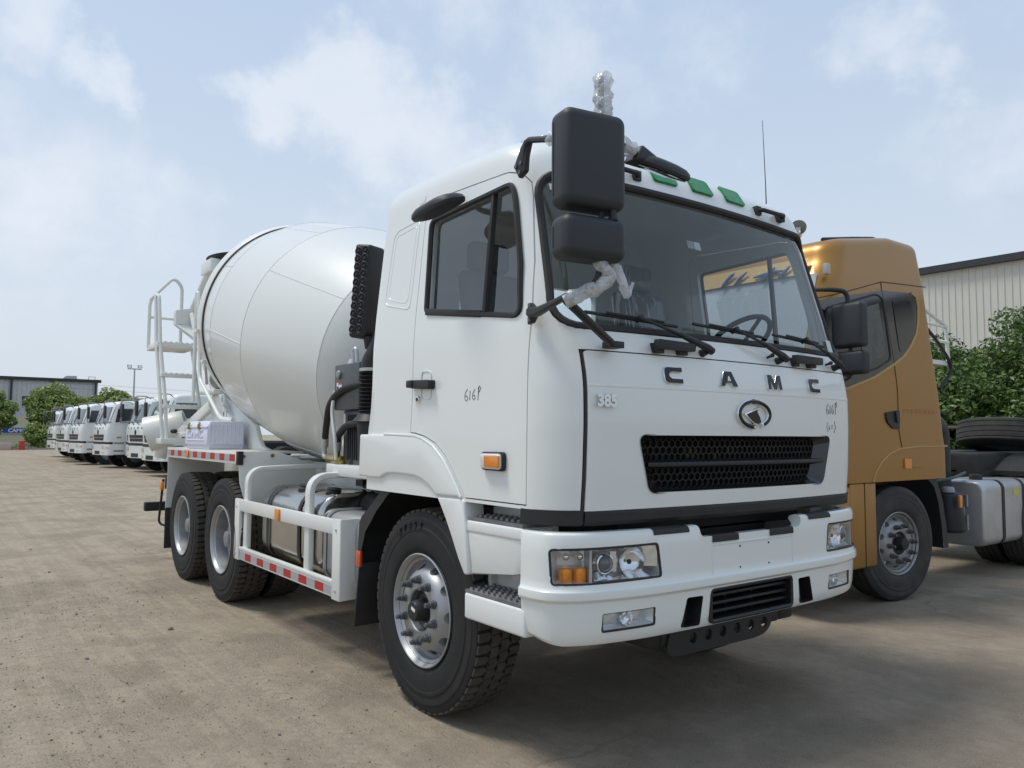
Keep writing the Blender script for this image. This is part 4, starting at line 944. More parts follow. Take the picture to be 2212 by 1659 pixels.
# ------------------------------------------------------------------ rear platforms
for s in (-1, 1):
    lo = lambda a, b: (min(s*a, s*b), max(s*a, s*b))
    pf = MB().box(-5.62, -3.16, *lo(.62, 1.232), 1.355, 1.375); pf.box(-5.62, -3.16, *lo(1.20, 1.236), 1.270, 1.3755)
    pl = build('fender_deck', pf, mat('beige_deck_paint', (.60, .58, .52), .5, noise=(4, .5, (.50, .48, .42))), truck, bevel=.003)
    build('deck_edge', MB().box(-5.624, -3.157, *lo(1.233, 1.240), 1.268, 1.377), WHITE2, pl, bevel=.002)
    build('edge_cap', MB().box(-3.160, -3.105, *lo(1.195, 1.245), 1.260, 1.380), RUBBER, pl, bevel=.004)
    k = 0; x = -5.60
    while x < -3.20:
        build('reflective_tape', MB().box(x, min(x+.149, -3.165), *lo(1.2385, 1.2425), 1.290, 1.352), SILTAPE if k % 2 == 0 else REDTAPE, pl); x += .15; k += 1
    build('side_marker', MB().box(-4.82, -4.70, *lo(1.242, 1.256), 1.285, 1.362), AMBER, pl, bevel=.005)
    ap = MB().prism([(-3.14, s*y, z) for y, z in [(1.236, 1.376), (.90, 1.383), (.52, 1.250), (.52, .80), (1.14, .72), (1.17, .95), (1.215, 1.10)]], (.014, 0, 0))
    app = build('fender_apron', ap, WHITE2, pl, bevel=.003)
    for y, z in ((1.19, 1.335), (.93, 1.340)): build('bolt', MB().cyl((-3.13, s*y, z), (-3.108, s*y, z), .018, .014, 10), RUST, pl)
    build('rear_flap_plate', MB().prism([(-5.63, s*y, z) for y, z in [(1.230, 1.28), (.60, 1.28), (.60, .69), (1.243, .69), (1.228, 1.06)]], (.010, 0, 0)), WHITE2, pl)
    build('mud_flap', MB().box(-5.635, -5.62, *lo(.66, 1.243), .24, .70), RUBBER, pl, bevel=.004)
    build('fender_strut', MB().box(-5.05, -4.98, *lo(.55, 1.1), 1.25, 1.30), RUBBER, pl)
build('underrun_bar', MB().box(-6.68, -6.58, -1.25, 1.25, .575, .685), DARK, truck, bevel=.012)
build('step_loop', MB().tube(bend([(-6.28, -1.12, .98), (-6.36, -1.14, .46), (-6.30, -1.10, .42), (-6.22, -.98, .44), (-6.15, -1.00, .98)], .06), .014, 8), DARK, truck)
build('tail_lamp_bracket', MB().box(-6.30, -6.20, -1.10, -.60, .86, 1.0), DARK, truck, bevel=.01)
build('tail_lamp', MB().box(-6.30, -6.22, -1.16, -1.12, .85, .95), AMBER, truck, bevel=.01)

# ------------------------------------------------------------------ drum
A14 = R(14.02); DAX = Vector((-math.cos(A14), 0, math.sin(A14))); DUP = Vector((math.sin(A14), 0, math.cos(A14))); DO = Vector((-1.0, 0, 1.834))
def drum_pt(s_, phi, r): return DO+DAX*s_+DUP*(r*math.cos(phi))+Vector((0, 1, 0))*(r*math.sin(phi))
DP = [(.66, .02), (.662, .30), (.69, .50), (.75, .68), (.84, .82), (.94, .925), (1.02, .975), (1.038, .988), (1.05, .993), (2.38, 1.178), (2.395, 1.1797), (2.41, 1.180), (3.33, 1.196), (3.346, 1.196), (3.36, 1.194), (3.84, 1.130), (3.845, 1.115), (4.2, .98), (5.2, .56), (5.2, .50), (4.3, .80)]
DP = [(r, s_) for s_, r in DP]
drum = build('drum', MB().lathe(DP, DO, DAX, 128), DRUMW, truck, angle=50)
for s_, r, rad in ((1.044, .990, .005), (2.395, 1.180, .0035), (3.346, 1.196, .0035)):
    build('weld_seam', MB().tube([drum_pt(s_, 2*PI*i/120, r) for i in range(120)], rad, 6, closed=True), DRUMW, drum)
def prof_r(s_): return float(np.interp(s_, [p[1] for p in DP[:16]], [p[0] for p in DP[:16]]))
for s0, s1, phi in ((1.05, 2.39, R(-57)), (1.05, 2.39, R(-148)), (1.05, 2.39, R(63)), (2.40, 3.34, R(-93)), (2.40, 3.34, R(-27)), (3.36, 3.83, R(-60)), (2.40, 3.34, R(150))):
    build('weld_seam', MB().tube([drum_pt(s0+(s1-s0)*i/10, phi, prof_r(s0+(s1-s0)*i/10)) for i in range(11)], .0045, 6), DRUMW, drum)
build('drum_gap_seal', MB().lathe([(1.118, 3.84), (1.139, 3.850), (1.139, 3.878), (1.10, 3.90)], DO, DAX, 96), RUBBER, truck)
build('drum_shroud', MB().lathe([(1.118, 3.885), (1.142, 3.880), (1.150, 3.90), (1.150, 4.02), (1.135, 4.03), (1.118, 3.90), (1.118, 3.885)], DO, DAX, 96), WHITE2, truck)
cl_ = MB()
for phi in (R(-115), R(-98)):
    p = drum_pt(3.95, phi, 1.16); cl_.box(p.x-.04, p.x+.04, p.y-.03, p.y+.03, p.z-.02, p.z+.02)
build('shroud_clip', cl_, WHITE2, truck, bevel=.005)
tq = MB(); tq.add([drum_pt(3.70, R(-40), 1.175), drum_pt(4.10, R(-40), 1.175), drum_pt(4.10, R(-25), 1.175), drum_pt(3.70, R(-25), 1.175)], [(0, 1, 2, 3)])
ht = MB().prism([drum_pt(.60, R(-75), .62), drum_pt(.60, R(-75), .30), drum_pt(.60, R(-115), .30), drum_pt(.60, R(-115), .62)], DAX*.03)
build('gearbox', MB().cyl(DO+DAX*.05, DO+DAX*.66, .30, .38, 28), GREYP, truck, bevel=.02)
build('front_pedestal', MB().prism([(-1.45, -.46, 1.275), (-1.05, -.46, 1.275), (-.95, -.36, 2.05), (-1.25, -.36, 2.05)], (0, .92, 0)), WHITE2, truck, bevel=.02)
# rear pedestal plates and rollers
for s in (-1, 1):
    pp = MB().prism([(x, s*.78, z) for x, z in [(-5.62, 1.42), (-5.58, 1.98), (-5.18, 1.985), (-4.75, 1.86), (-4.30, 1.70), (-4.06, 1.62), (-3.95, 1.47), (-3.86, 1.41), (-3.66, 1.377), (-4.3, 1.372)]], (0, -s*.05, 0))
    po = build('rear_pedestal', pp, WHITE2, truck, bevel=.004)
    build('pedestal_flange', MB().prism([(-5.22, s*.84, 2.0), (-5.10, s*.84, 1.985), (-4.26, s*.84, 1.377), (-4.42, s*.84, 1.377)], (0, -s*.10, 0)), WHITE2, po, bevel=.01)
    build('pedestal_top', MB().box(-5.66, -5.10, min(s*.55, s*.90), max(s*.55, s*.90), 1.985, 2.03), WHITE2, po, bevel=.006)
    rp = Vector((-5.42, s*.70, 2.16)); build('drum_roller', MB().cyl(rp-DAX*.09, rp+DAX*.09, .14, .14, 28), GREYW, po, bevel=.015)
    build('roller_hub', MB().cyl(rp-DAX*.12, rp+DAX*.12, .06, .06, 16), DARK, po)
    build('lifting_eye', MB().tube([(-4.86+.0*math.cos(a), s*.86+.0, 1.90) if False else (-4.86+.05*math.cos(a), s*.865, 1.90+.06*math.sin(a)) for a in [2*PI*i/16 for i in range(16)]], .016, 8, closed=True), WHITE2, po)
sgn_ = build('number_label', MB().box(-4.93, -4.80, -.8455, -.8425, 1.70, 1.80), PAPER, truck)
text_mesh('number', '8', .085, INK, sgn_, (-4.91, -.8462, 1.715), (1, 0, 0), (0, 0, 1), .0005, 'LEFT', .002)
# ------------------------------------------------------------------ rear frame: hopper, columns, ladder, platform, chute
hc = (-6.0, -0.08)
hop = MB().lathe([(.44, 3.50), (.55, 3.56), (.66, 3.70), (.68, 3.715), (.66, 3.71), (.53, 3.56), (.42, 3.50)], (hc[0], hc[1], 0), (0, 0, 1), 40)
build('charging_hopper', hop, RUBBER, truck)
build('hopper_ring', MB().lathe([(.60, 3.42), (.60, 3.52), (.52, 3.52), (.52, 3.42), (.60, 3.42)], (hc[0], hc[1], 0), (0, 0, 1), 40), WHITE2, truck)
rf_ = MB()
for s in (-1, 1):
    rf_.tube([(-6.02, s*.70, 3.62), (-6.50, s*.80, 3.05)], .055, 10); rf_.box(-6.22, -5.80, s*.72-.06, s*.72+.06, 3.50, 3.66)
    rf_.tube([(-6.45, s*.80, 3.05), (-6.25, s*.75, 2.6), (-5.6, s*.72, 2.0)], .05, 8)
rf_.box(-6.2, -6.0, -.7, .7, 3.52, 3.60)
build('rear_frame', rf_, WHITE2, truck, bevel=.01)
bx_ = MB().prism([(-6.46, -1.00, 2.90), (-6.46, -.80, 2.90), (-6.46, -.80, 3.12), (-6.46, -1.00, 3.08)], (-.12, 0, 0)); bx_.add([(-6.46, -1.0, 2.9), (-6.46, .9, 2.9), (-6.1, .5, 2.55), (-6.1, -.74, 2.62), (-6.58, -1.0, 2.9), (-6.58, .9, 2.9), (-6.2, .5, 2.52), (-6.2, -.74, 2.60)], [(0, 1, 2, 3), (4, 7, 6, 5), (0, 3, 7, 4), (1, 5, 6, 2), (3, 2, 6, 7), (0, 4, 5, 1)])
build('discharge_funnel', bx_, WHITE2, truck, bevel=.006)
lad = MB(); r_ = .021
lad.tube(bend([(-6.05, -1.205, 1.46), (-6.10, -1.225, 1.9), (-6.33, -1.245, 2.62), (-6.45, -1.243, 3.20), (-6.47, -1.235, 3.25), (-6.70, -1.245, 3.22)], .05), r_, 8)
lad.tube(bend([(-6.02, -1.165, 1.46), (-6.06, -1.18, 1.9), (-6.26, -1.215, 2.62), (-6.36, -1.225, 3.22), (-6.47, -1.235, 3.25)], .04), r_, 8)
ladder = build('access_ladder', lad, WHITE2, truck)
build('ladder_stringer', MB().tube([(-6.05, -.75, 1.46), (-6.10, -.775, 1.86), (-6.30, -.845, 2.63)], r_, 8), WHITE2, ladder)
for z, xa, y0, y1 in ((2.235, -6.17, -1.225, -.81), (1.855, -6.09, -1.21, -.775)):
    rg = MB().box(xa-.07, xa+.07, y0, y1, z-.025, z+.018)
    for k in range(6): rg.box(xa-.072, xa+.072, y0+.03+k*.065, y0+.06+k*.065, z+.016, z+.026)
    build('rung', rg, WHITE2, ladder, bevel=.003)
pfm = MB().box(-6.82, -6.25, -1.25, -.80, 2.575, 2.645)
for k in range(7): pfm.box(-6.82, -6.25, -1.23+k*.062, -1.20+k*.062, 2.644, 2.655)
build('ladder_platform', pfm, WHITE2, ladder, bevel=.004)
build('platform_rail', MB().tube(bend([(-6.76, -1.245, 2.62), (-6.76, -1.245, 3.22), (-6.76, -.97, 3.54), (-6.76, -.865, 3.44), (-6.76, -.865, 2.62)], .09, 7), r_, 8).tube([(-6.76, -1.245, 3.0), (-6.76, -.865, 3.0)], .018, 8), WHITE2, ladder)
build('platform_beam', MB().tube([(-6.3, -.82, 2.60), (-5.4, -.75, 2.53)], .035, 8), WHITE2, ladder)
build('base_beam', MB().box(-6.2, -5.95, -1.24, -.5, 1.41, 1.475), WHITE2, ladder, bevel=.004)
build('handrail', MB().tube(bend([(-5.62, -.98, 1.9), (-5.72, -.95, 3.19), (-5.68, -.945, 3.2), (-5.48, -.95, 2.16), (-4.66, -.95, 1.70), (-4.23, -.95, 1.675)], .10), r_, 8), WHITE2, truck)
build('handrail', MB().tube([(-5.55, -.90, 2.62), (-5.45, -.88, 2.1)], .014, 8), mat('pinkish_tube', (.45, .40, .40), .5), truck)
# chutes
def trough(p0, p1, r0, r1, up, a0, a1, th=.02, n=18, m=8):
    p0 = Vector(p0); p1 = Vector(p1); d = (p1-p0).normalized(); u = Vector(up); u = (u-d*u.dot(d)).normalized(); w = d.cross(u); v = []
    for k in range(m+1):
        t = k/m; p = p0.lerp(p1, t); r = r0+(r1-r0)*t
        for rr in (r, r-th):
            for i in range(n+1):
                a = a0+(a1-a0)*i/n; v.append(p+u*(rr*math.cos(a))+w*(rr*math.sin(a)))
    N_ = n+1; f = []
    for k in range(m):
        b = k*2*N_; c_ = (k+1)*2*N_
        for i in range(n):
            f.append((b+i, b+i+1, c_+i+1, c_+i)); f.append((b+N_+i, c_+N_+i, c_+N_+i+1, b+N_+i+1))
        f.append((b, c_, c_+N_, b+N_)); f.append((b+n, b+N_+n, c_+N_+n, c_+n))
    for b in (0, m*2*N_):
        for i in range(n): f.append((b+i, b+N_+i, b+N_+i+1, b+i+1))
    return MB().add(v, f)
build('chute', trough((-6.42, -.84, 1.64), (-6.58, -1.24, 1.50), .19, .235, (.62, -.1, .78), -PI*.60, PI*.62), WHITE2, truck, angle=40)
build('chute', trough((-6.50, -1.06, 1.56), (-6.52, -1.12, 1.23), .15, .075, (-.75, -.6, .1), PI*.30, PI*1.55), WHITE2, truck, angle=40)
build('chute_arm', MB().prism([(-6.35, -1.02, 1.52), (-5.62, -.80, 1.93), (-5.58, -.80, 1.82), (-6.30, -1.02, 1.40)], (0, .06, 0)).tube([(-5.9, -.9, 1.52), (-6.35, -.98, 1.535)], .035, 10), WHITE2, truck, bevel=.006)
build('chute_pin', MB().tube([(-6.42, -1.06, 1.555), (-6.20, -1.02, 1.56)], .024, 10), DARK, truck)
build('chute_lug', MB().cyl((-6.66, -1.16, 1.80), (-6.60, -1.06, 1.75), .018, .018, 10), WHITE2, truck)

# ------------------------------------------------------------------ behind the cab: intake, cooler, hoses
SNL, SNR = (-1.005, -1.135, 0), (0, 0, R(22))
sn = build('air_intake', MB().prism([(-.085, 0, 2.20), (.055, 0, 2.19), (.105, 0, 2.825), (-.035, 0, 2.845)], (0, .16, 0)), BLACKP, truck, bevel=.022, seg=3, loc=SNL, rot=SNR)
for j in range(11):
    for i in range(2):
        t = (j+.5)/11; px_ = -.044+.048*t+.064*i; pz_ = 2.225+.590*t
        po_ = build('intake_port', MB().cyl((px_, -.0035, pz_), (px_, .001, pz_), .026, .026, 16), mat('deep_black', (.003, .003, .003), .8), sn)
        build('port_ring', MB().tube([(px_+.027*math.cos(a), -.003, pz_+.027*math.sin(a)) for a in [2*PI*k/16 for k in range(16)]], .0035, 5, closed=True).cyl((px_, -.009, pz_), (px_, -.002, pz_), .009, .012, 8), MIRRORP, sn)
duct = MB(); duct.cyl((-.985, -1.05, 2.20), (-.985, -1.05, 2.12), .045, .03, 14); duct.tube(bend([(-.90, -.98, 2.2), (-.93, -1.0, 2.10), (-.985, -1.02, 2.02), (-.985, -1.02, 1.97)], .05), .085, 14)
build('intake_elbow', duct, BLACKP, truck)
build('hose_clip', MB().lathe([(.092, 0), (.092, .022)], (-.985, -1.02, 1.965), (0, 0, 1), 24), ALU2, truck)
bl = []
for k in range(11): z = 1.955-k*.026; bl += [(.100, z), (.070, z-.013)]
build('bellows', MB().lathe(bl+[(.08, 1.66)], (-.985, -1.02, 0), (0, 0, 1), 28), RUBBER, truck, angle=60)
build('bellows_base', MB().lathe([(.075, 1.70), (.135, 1.625), (.13, 1.62), (.10, 1.62), (.09, 1.36)], (-.985, -1.02, 0), (0, 0, 1), 24), BLACKP, truck)
build('air_filter', MB().cyl((-.98, -.85, 1.48), (-.98, -.30, 1.48), .20, .20, 28), BLACKP, truck, bevel=.02)
cx0 = MB().box(-1.66, -1.24, -1.0, -.52, 1.715, 2.055)
ck = build('oil_tank', cx0, GREYP, truck, bevel=.012)
build('filler_pipe', MB().tube(bend([(-1.44, -.95, 2.05), (-1.44, -.95, 2.16), (-1.40, -.95, 2.17), (-1.38, -.95, 2.06)], .03), .016, 8).cyl((-1.45, -.95, 2.05), (-1.45, -.95, 2.09), .045, .03, 12), ALU2, ck)
build('sight_glass', MB().cyl((-1.57, -1.0, 1.98), (-1.57, -1.018, 1.98), .034, .03, 16), GREYW, ck, bevel=.004)
build('label', MB().box(-1.61, -1.52, -1.003, -1.0005, 1.855, 1.92), PAPER, ck); build('label_header', MB().box(-1.58, -1.52, -1.0045, -1.0032, 1.905, 1.92), mat('red_print', (.6, .05, .04), .5), ck)
build('label_print', MB().box(-1.602, -1.575, -1.0045, -1.0032, 1.868, 1.892), INK, ck)
oc = build('oil_cooler', MB().box(-1.58, -1.16, -.955, -.60, 1.31, 1.712), GREYP, truck, bevel=.008)
fn = MB()
for k in range(9): fn.box(-1.50+k*.036, -1.485+k*.036, -.962, -.954, 1.35, 1.68)
build('cooler_fin', fn, DARK, oc)
build('label', MB().box(-1.575, -1.545, -.9575, -.9555, 1.58, 1.69), PAPER, oc)
for pts, zt in (([(-1.15, -.98, 1.90), (-1.45, -1.02, 1.865), (-1.72, -1.0, 1.77), (-1.90, -.95, 1.62), (-1.97, -.93, 1.49)], 0), ([(-1.20, -.98, 1.62), (-1.42, -1.0, 1.60), (-1.58, -.99, 1.53), (-1.62, -.98, 1.47)], 1)):
    hs = build('hydraulic_hose', MB().tube(catmull(pts, 6), .026, 12), RUBBER, truck)
    e = Vector(pts[-1]); build('hose_fitting', MB().tube([e+Vector((.004, 0, .02)), e+Vector((-.004, 0, -.055))], .029, 12), ALU2, hs)
build('hose_elbow', MB().tube(bend([(-1.975, -.93, 1.44), (-1.98, -.93, 1.36), (-1.86, -.95, 1.35)], .05), .020, 10), ALU2, truck)
build('brass_fitting', MB().cyl((-1.86, -.95, 1.35), (-1.55, -.97, 1.345), .034, .034, 6).cyl((-1.64, -.975, 1.34), (-1.63, -.98, 1.43), .03, .026, 6), BRASS, truck, bevel=.004)
build('white_hose', MB().tube(catmull([(-1.62, -1.01, 1.86), (-1.64, -1.02, 1.7), (-1.58, -1.02, 1.5), (-1.60, -1.0, 1.35)], 5), .014, 8), WHITE2, truck)
build('mount_rubber', MB().cyl((-1.68, -.92, 1.315), (-1.68, -.92, 1.355), .05, .045, 16).cyl((-1.44, -.92, 1.315), (-1.44, -.92, 1.36), .05, .045, 16), RUBBER, truck)
build('cab_mount_plate', MB().box(-1.78, -.70, -1.0, -.50, 1.225, 1.315), WHITE2, truck, bevel=.012)
# ================================================================== loose things on the mixer truck
tb = empty('tool_box', (-4.62, -1.02, 1.377)); tag(tb, 'pale lilac white plastic tool box with ribbed end standing on the rear fender deck', 'tool box')
def tb_sec(k, z): return [(-.41*k, -.185*k, z), (.41*k, -.185*k, z), (.41*k, .185*k, z), (-.41*k, .185*k, z)]
bxm = MB().prism([(x, y, 0) for x, y in ((-.40, -.165), (.40, -.165), (.40, .18), (-.40, .18))], (0, 0, .045)); build('box_foot', bxm, PLASTICBOX, tb, bevel=.006)
bm_ = MB(); ft_ = [(-.41, -.185), (.41, -.185), (.41, .185), (-.41, .185)]
v = [(x, y, .04) for x, y in ft_]+[(x*.985, y*.985+(.0), .225) for x, y in ft_]+[(-.40, -.150, .285), (.40, -.150, .285), (.40, .18, .285), (-.40, .18, .285)]
bm_.add(v, [(0, 3, 2, 1), (0, 1, 5, 4), (1, 2, 6, 5), (2, 3, 7, 6), (3, 0, 4, 7), (4, 5, 9, 8), (5, 6, 10, 9), (6, 7, 11, 10), (7, 4, 8, 11), (8, 9, 10, 11)])
build('box_body', bm_, PLASTICBOX, tb, bevel=.012, seg=3)
build('lid_edge', MB().prism([(-.41, -.191, .215), (.41, -.191, .215), (.41, -.191, .232), (-.41, -.191, .232)], (0, .01, 0)), PLASTICBOX, tb, bevel=.003)
for k in range(9): build('box_rib', MB().box(.404, .4135, -.165+k*.04, -.148+k*.04, .05, .25), PLASTICBOX, tb, bevel=.005)
build('panel_line', MB().tube([(-.34, -.186, .09), (.30, -.186, .09)], .005, 6), PLASTICBOX, tb)
lt = [[(0, 0), (1, 0), (1, .25), (.3, .25), (.3, .75), (1, .75), (1, 1), (0, 1)], [(0, 0), (.28, 0), (.5, .7), (.72, 0), (1, 0), (.65, 1), (.35, 1)], [(0, 0), (.22, 0), (.22, .6), (.42, .2), (.58, .2), (.78, .6), (.78, 0), (1, 0), (1, 1), (.78, 1), (.5, .5), (.22, 1), (0, 1)], [(0, 0), (1, 0), (1, .25), (.3, .25), (.3, .75), (1, .75), (1, 1), (0, 1)]]
for i, L_ in enumerate(lt): build('raised_letter', MB().prism([(-.31+i*.15+x*.125, -.183, .115+y*.085) for x, y in L_], (0, -.007, 0)), PLASTICBOX, tb, bevel=.002)
for x in (-.22, .16): build('latch', MB().box(x-.018, x+.018, -.200, -.185, .195, .275).box(x-.012, x+.012, -.212, -.198, .205, .255), BRASS, tb, bevel=.004)
def wrap(nm, path, r, lab, seed, k=26, lump=.35):
    rnd = random.Random(seed); P = catmull(path, max(2, k//len(path))); n = 18; m = MB(); v = []; pu = None
    ph = [rnd.uniform(0, 6) for _ in range(8)]
    for i, p in enumerate(P):
        d = (P[min(i+1, len(P)-1)]-P[max(i-1, 0)]).normalized()
        if pu is None: u, w = m.frame(d)
        else: u = (pu-d*pu.dot(d)).normalized(); w = d.cross(u)
        pu = u
        rr0 = r[min(int(i/len(P)*len(r)), len(r)-1)] if isinstance(r, list) else r
        for q in range(n):
            a = 2*PI*q/n; rr = rr0*(1+.75*lump*(.5*math.sin(2*a+ph[0]+i*.9)+.35*math.sin(3*a+ph[1]-i*1.3)+.3*math.sin(5*a+ph[2]+i*2.1)+rnd.uniform(-.20, .20)))
            v.append(p+u*(rr*math.cos(a))+w*(rr*math.sin(a))+d*rnd.uniform(-.004, .004))
    f = [(i*n+q, i*n+(q+1) % n, (i+1)*n+(q+1) % n, (i+1)*n+q) for i in range(len(P)-1) for q in range(n)]
    o = build(nm, m.add(v, f), WRAP, angle=180); tag(o, lab, 'bubble wrap', 'bubble wrap on the mirror arms'); return o
wrap('bubble_wrap', [(1.50, -1.225, 2.86), (1.50, -1.225, 2.93), (1.50, -1.225, 2.99), (1.50, -1.222, 3.06)], .038, 'crumpled bubble wrap sticking up above the large black mirror', 1)
wrap('bubble_wrap', [(1.19, -1.25, 2.875), (1.25, -1.255, 2.86), (1.31, -1.26, 2.84)], .032, 'small bubble wrap bundle where the upper arm meets the mirror', 2, 12)
wrap('bubble_wrap', [(1.40, -1.35, 2.095), (1.45, -1.30, 2.125), (1.49, -1.245, 2.155), (1.51, -1.205, 2.20), (1.50, -1.235, 2.25), (1.50, -1.235, 2.29)], .030, 'long bubble wrap sleeve round the bent lower mirror arm', 3, 40)
wrap('bubble_wrap', [(1.49, -1.13, 2.79), (1.465, -1.06, 2.80), (1.44, -1.0, 2.805)], .036, 'bubble wrap bundle beside the oval look-down mirror', 4, 14)
tl = wrap('bubble_wrap', [(1.50, -1.215, 2.28), (1.51, -1.165, 2.25), (1.52, -1.13, 2.18), (1.52, -1.11, 2.13), (1.52, -1.085, 2.16), (1.52, -1.07, 2.19)], [.012, .018, .020, .014, .010, .006], 'loose bubble wrap tail curling down below the lower mirror', 5, 30)

# ================================================================== gold tractor unit, facing the camera's left
gold = empty('tractor_truck', (-1.14, 3.98, 0), R(-90)); tag(gold, 'gold painted tractor truck with a high roof cab parked behind the mixer', 'truck')
gXF = smooth_tab([(.8, 1.50), (1.6, 1.52), (2.1, 1.45), (2.9, 1.20), (3.6, .98)])
gHY = smooth_tab([(.8, 1.245), (2.0, 1.245), (2.6, 1.225), (3.0, 1.205), (3.7, 1.15)])
gXR = smooth_tab([(.8, -.96), (1.45, -.96), (1.52, -.93), (1.7, -.90), (2.4, -.76), (3.0, -.68), (3.6, -.58)])
mb = MB(); cab_loft(mb, gXF, gHY, .22, gXR, .07, .10, 1.13, 3.52, .13, .02, 0, lambda x, z: max(0, x+.1)*.165*max(0, min(1, (z-2.95)/.4)))
gcab = build('cab_body', mb, GOLD, gold, fin=False)
arch = [(.55*math.cos(a)*1.15-.02, .52+.60*math.sin(a)*1.08) for a in [PI*i/24 for i in range(25)]]
boolean(gcab, cutter(xz_prism([(.66, .5)]+[(min(max(x, -.66), .66), z) for x, z in arch]+[(-.68, .5)], 1.0-2.5, 1.5)))
sharp(gcab, 35)
gy = lambda z: gHY(z)
def gpanel(nm, poly, m, out=.003, th=.012, par=gold, bev=.002):
    q = densify(poly, .12); n = len(q)
    v = [(x, gy(z)+out, z) for x, z in q]+[(x, gy(z)+out-th, z) for x, z in q]
    return build(nm, MB().add(v, [tuple(range(n)), tuple(range(n, 2*n))[::-1]]+[(i, (i+1) % n, n+(i+1) % n, n+i) for i in range(n)]), m, par)
band = [(1.30, 2.72), (.22, 2.935), (-.36, 2.975), (-.455, 2.945), (-.485, 2.85), (-.46, 2.70), (-.40, 2.56), (-.25, 2.41), (-.10, 2.31), (.06, 2.238), (.45, 2.09), (.90, 1.97), (1.35, 1.90)]
gb = gpanel('window_band', band, mat('gloss_black', (.012, .012, .013), .12, coat=.6), .0025)
GDG = mat('gold_cab_glass', (.010, .012, .014), .08, coat=.4)
gpanel('door_glass', round_poly([(1.2, 2.66), (.33, 2.885), (.22, 2.86), (.13, 2.28), (.42, 2.17), (1.2, 2.05)], .06, 4), GDG, .006, .003, gb)
gpanel('rear_quarter_glass', round_poly([(.03, 2.86), (-.33, 2.90), (-.39, 2.72), (-.32, 2.52), (-.16, 2.38), (-.05, 2.36)], .05, 4), GDG, .006, .003, gb)
gpanel('curtain', [(.70, 2.70), (.30, 2.80), (.22, 2.32), (.62, 2.18)], mat('window_curtain', (.085, .092, .09), .25, noise=(14, .8, (.03, .034, .034))), .0085, .002, gb)
build('window_frame', MB().tube([(x, gy(z)+.006, z) for x, z in densify(round_poly([(1.2, 2.66), (.33, 2.885), (.22, 2.86), (.13, 2.28), (.42, 2.17), (1.2, 2.05)], .06, 4), .08)], .010, 6, closed=True), RUBBER, gb)
GOLDL = mat('gold_paint_light', (.50, .31, .115), .5, .2)
build('band_trim', MB().tube([(x, gy(z)+.0, z) for x, z in band[2:]], .014, 6), GOLDL, gold)
def gline(pts, r=.005, m=None): build('panel_seam', MB().tube([(x, gy(z)+.0005, z) for x, z in pts], r, 5), m or INK, gcab)
gline([(1.30, 2.74), (.8, 2.86), (.20, 3.02), (-.68, 3.075)]); gline([(.21, 3.02), (.21, 2.94), (.06, 2.24), (.03, 2.0), (.02, 1.6), (-.03, 1.44)])
gline([(.515, 1.13), (.46, 1.22), (.36, 1.31), (.20, 1.39), (.0, 1.435), (-.3, 1.45), (-.95, 1.455)], .010, GOLDL)
gpanel('door_handle', round_poly([(.02, 1.80), (.28, 1.77), (.25, 1.68), (.14, 1.62), (.03, 1.615)], .03, 4), BLACKP, .014, .02)
gpanel('handle_grip', round_poly([(.06, 1.79), (.12, 1.78), (.10, 1.68), (.05, 1.68)], .01, 3), MIRRORP, .03, .02)
gpanel('side_marker', round_poly([(-.06, 1.245), (-.19, 1.24), (-.19, 1.335), (-.06, 1.338)], .012, 3), AMBER, .012, .02)
gpanel('marker_mould', round_poly([(-.2, 1.26), (-.42, 1.24), (-.42, 1.35), (-.2, 1.33)], .02, 3), GOLD, .006, .012)
# red stencil marks, half worn
for k in range(8): gpanel('red_stencil', [(-.06-k*.085, 1.775), (-.12-k*.085, 1.775), (-.12-k*.085, 1.815), (-.06-k*.085, 1.815)], mat('worn_red', (.36, .10, .04), .5, noise=(60, 1.0, (.36, .205, .062))), .0015, .002)
gq = gXF
def gfront(y, z): 
    h = gHY(z); yc = h-.22; X = gXF(z); yy = abs(y)
    return X-.10*(yy/1.2)**2 if yy < yc else X-.10*(yc/1.2)**2-.22+math.sqrt(max(.0484-(yy-yc)**2, 0))
build('front_screen', MB().grid(lambda u, v: (gfront(-1.08+2.16*u, 2.05+.96*v)+.006, -1.08+2.16*u, 2.05+.96*v), 20, 8), mat('pale_screen_cover', (.42, .45, .47), .35), gold)
build('sun_visor', MB().grid(lambda u, v: (gfront(-.98+1.96*u, 3.01+.16*v)+.03*(1-v), -.98+1.96*u, 3.01+.16*v), 20, 4), GOLDL, gold)
for y0, pts in ((.12, [(0, .0), (.04, .05), (.10, .11), (.13, .13)]), (.27, [(0, .0), (.05, .06), (.12, .12)]), (.48, [(0, .05), (.10, .06), (.22, .075), (.30, .07)]), (.56, [(0, .0), (.06, .05), (.13, .12)]), (.74, [(0, .01), (.05, .05), (.10, .11)])):
    build('visor_stroke', MB().tube([(gfront(y0+a, 3.0+b)+.045, y0+a, 3.0+b) for a, b in pts], [.008]+[.017]*(len(pts)-2)+[.007], 6), BLUEINK, gold)
for s in (-1, 1):
    g1 = build('step_panel', MB().box(.44, .88, min(s*1.0, s*1.235), max(s*1.0, s*1.235), .37, 1.13), GOLD, gold, bevel=.02, seg=3)
    build('panel_seam', MB().box(.640, .648, min(s*1.2, s*1.238), max(s*1.2, s*1.238), .375, 1.125), INK, g1)
build('front_bumper', MB().box(.85, 1.52, -1.24, 1.24, .36, 1.12), GOLD, gold, bevel=.06, seg=3)
build('roof_rack', MB().tube([(.82, .98, 3.375), (.3, .98, 3.465), (-.1, .97, 3.53), (-.42, .95, 3.535)], .022, 6), RUBBER, gold)
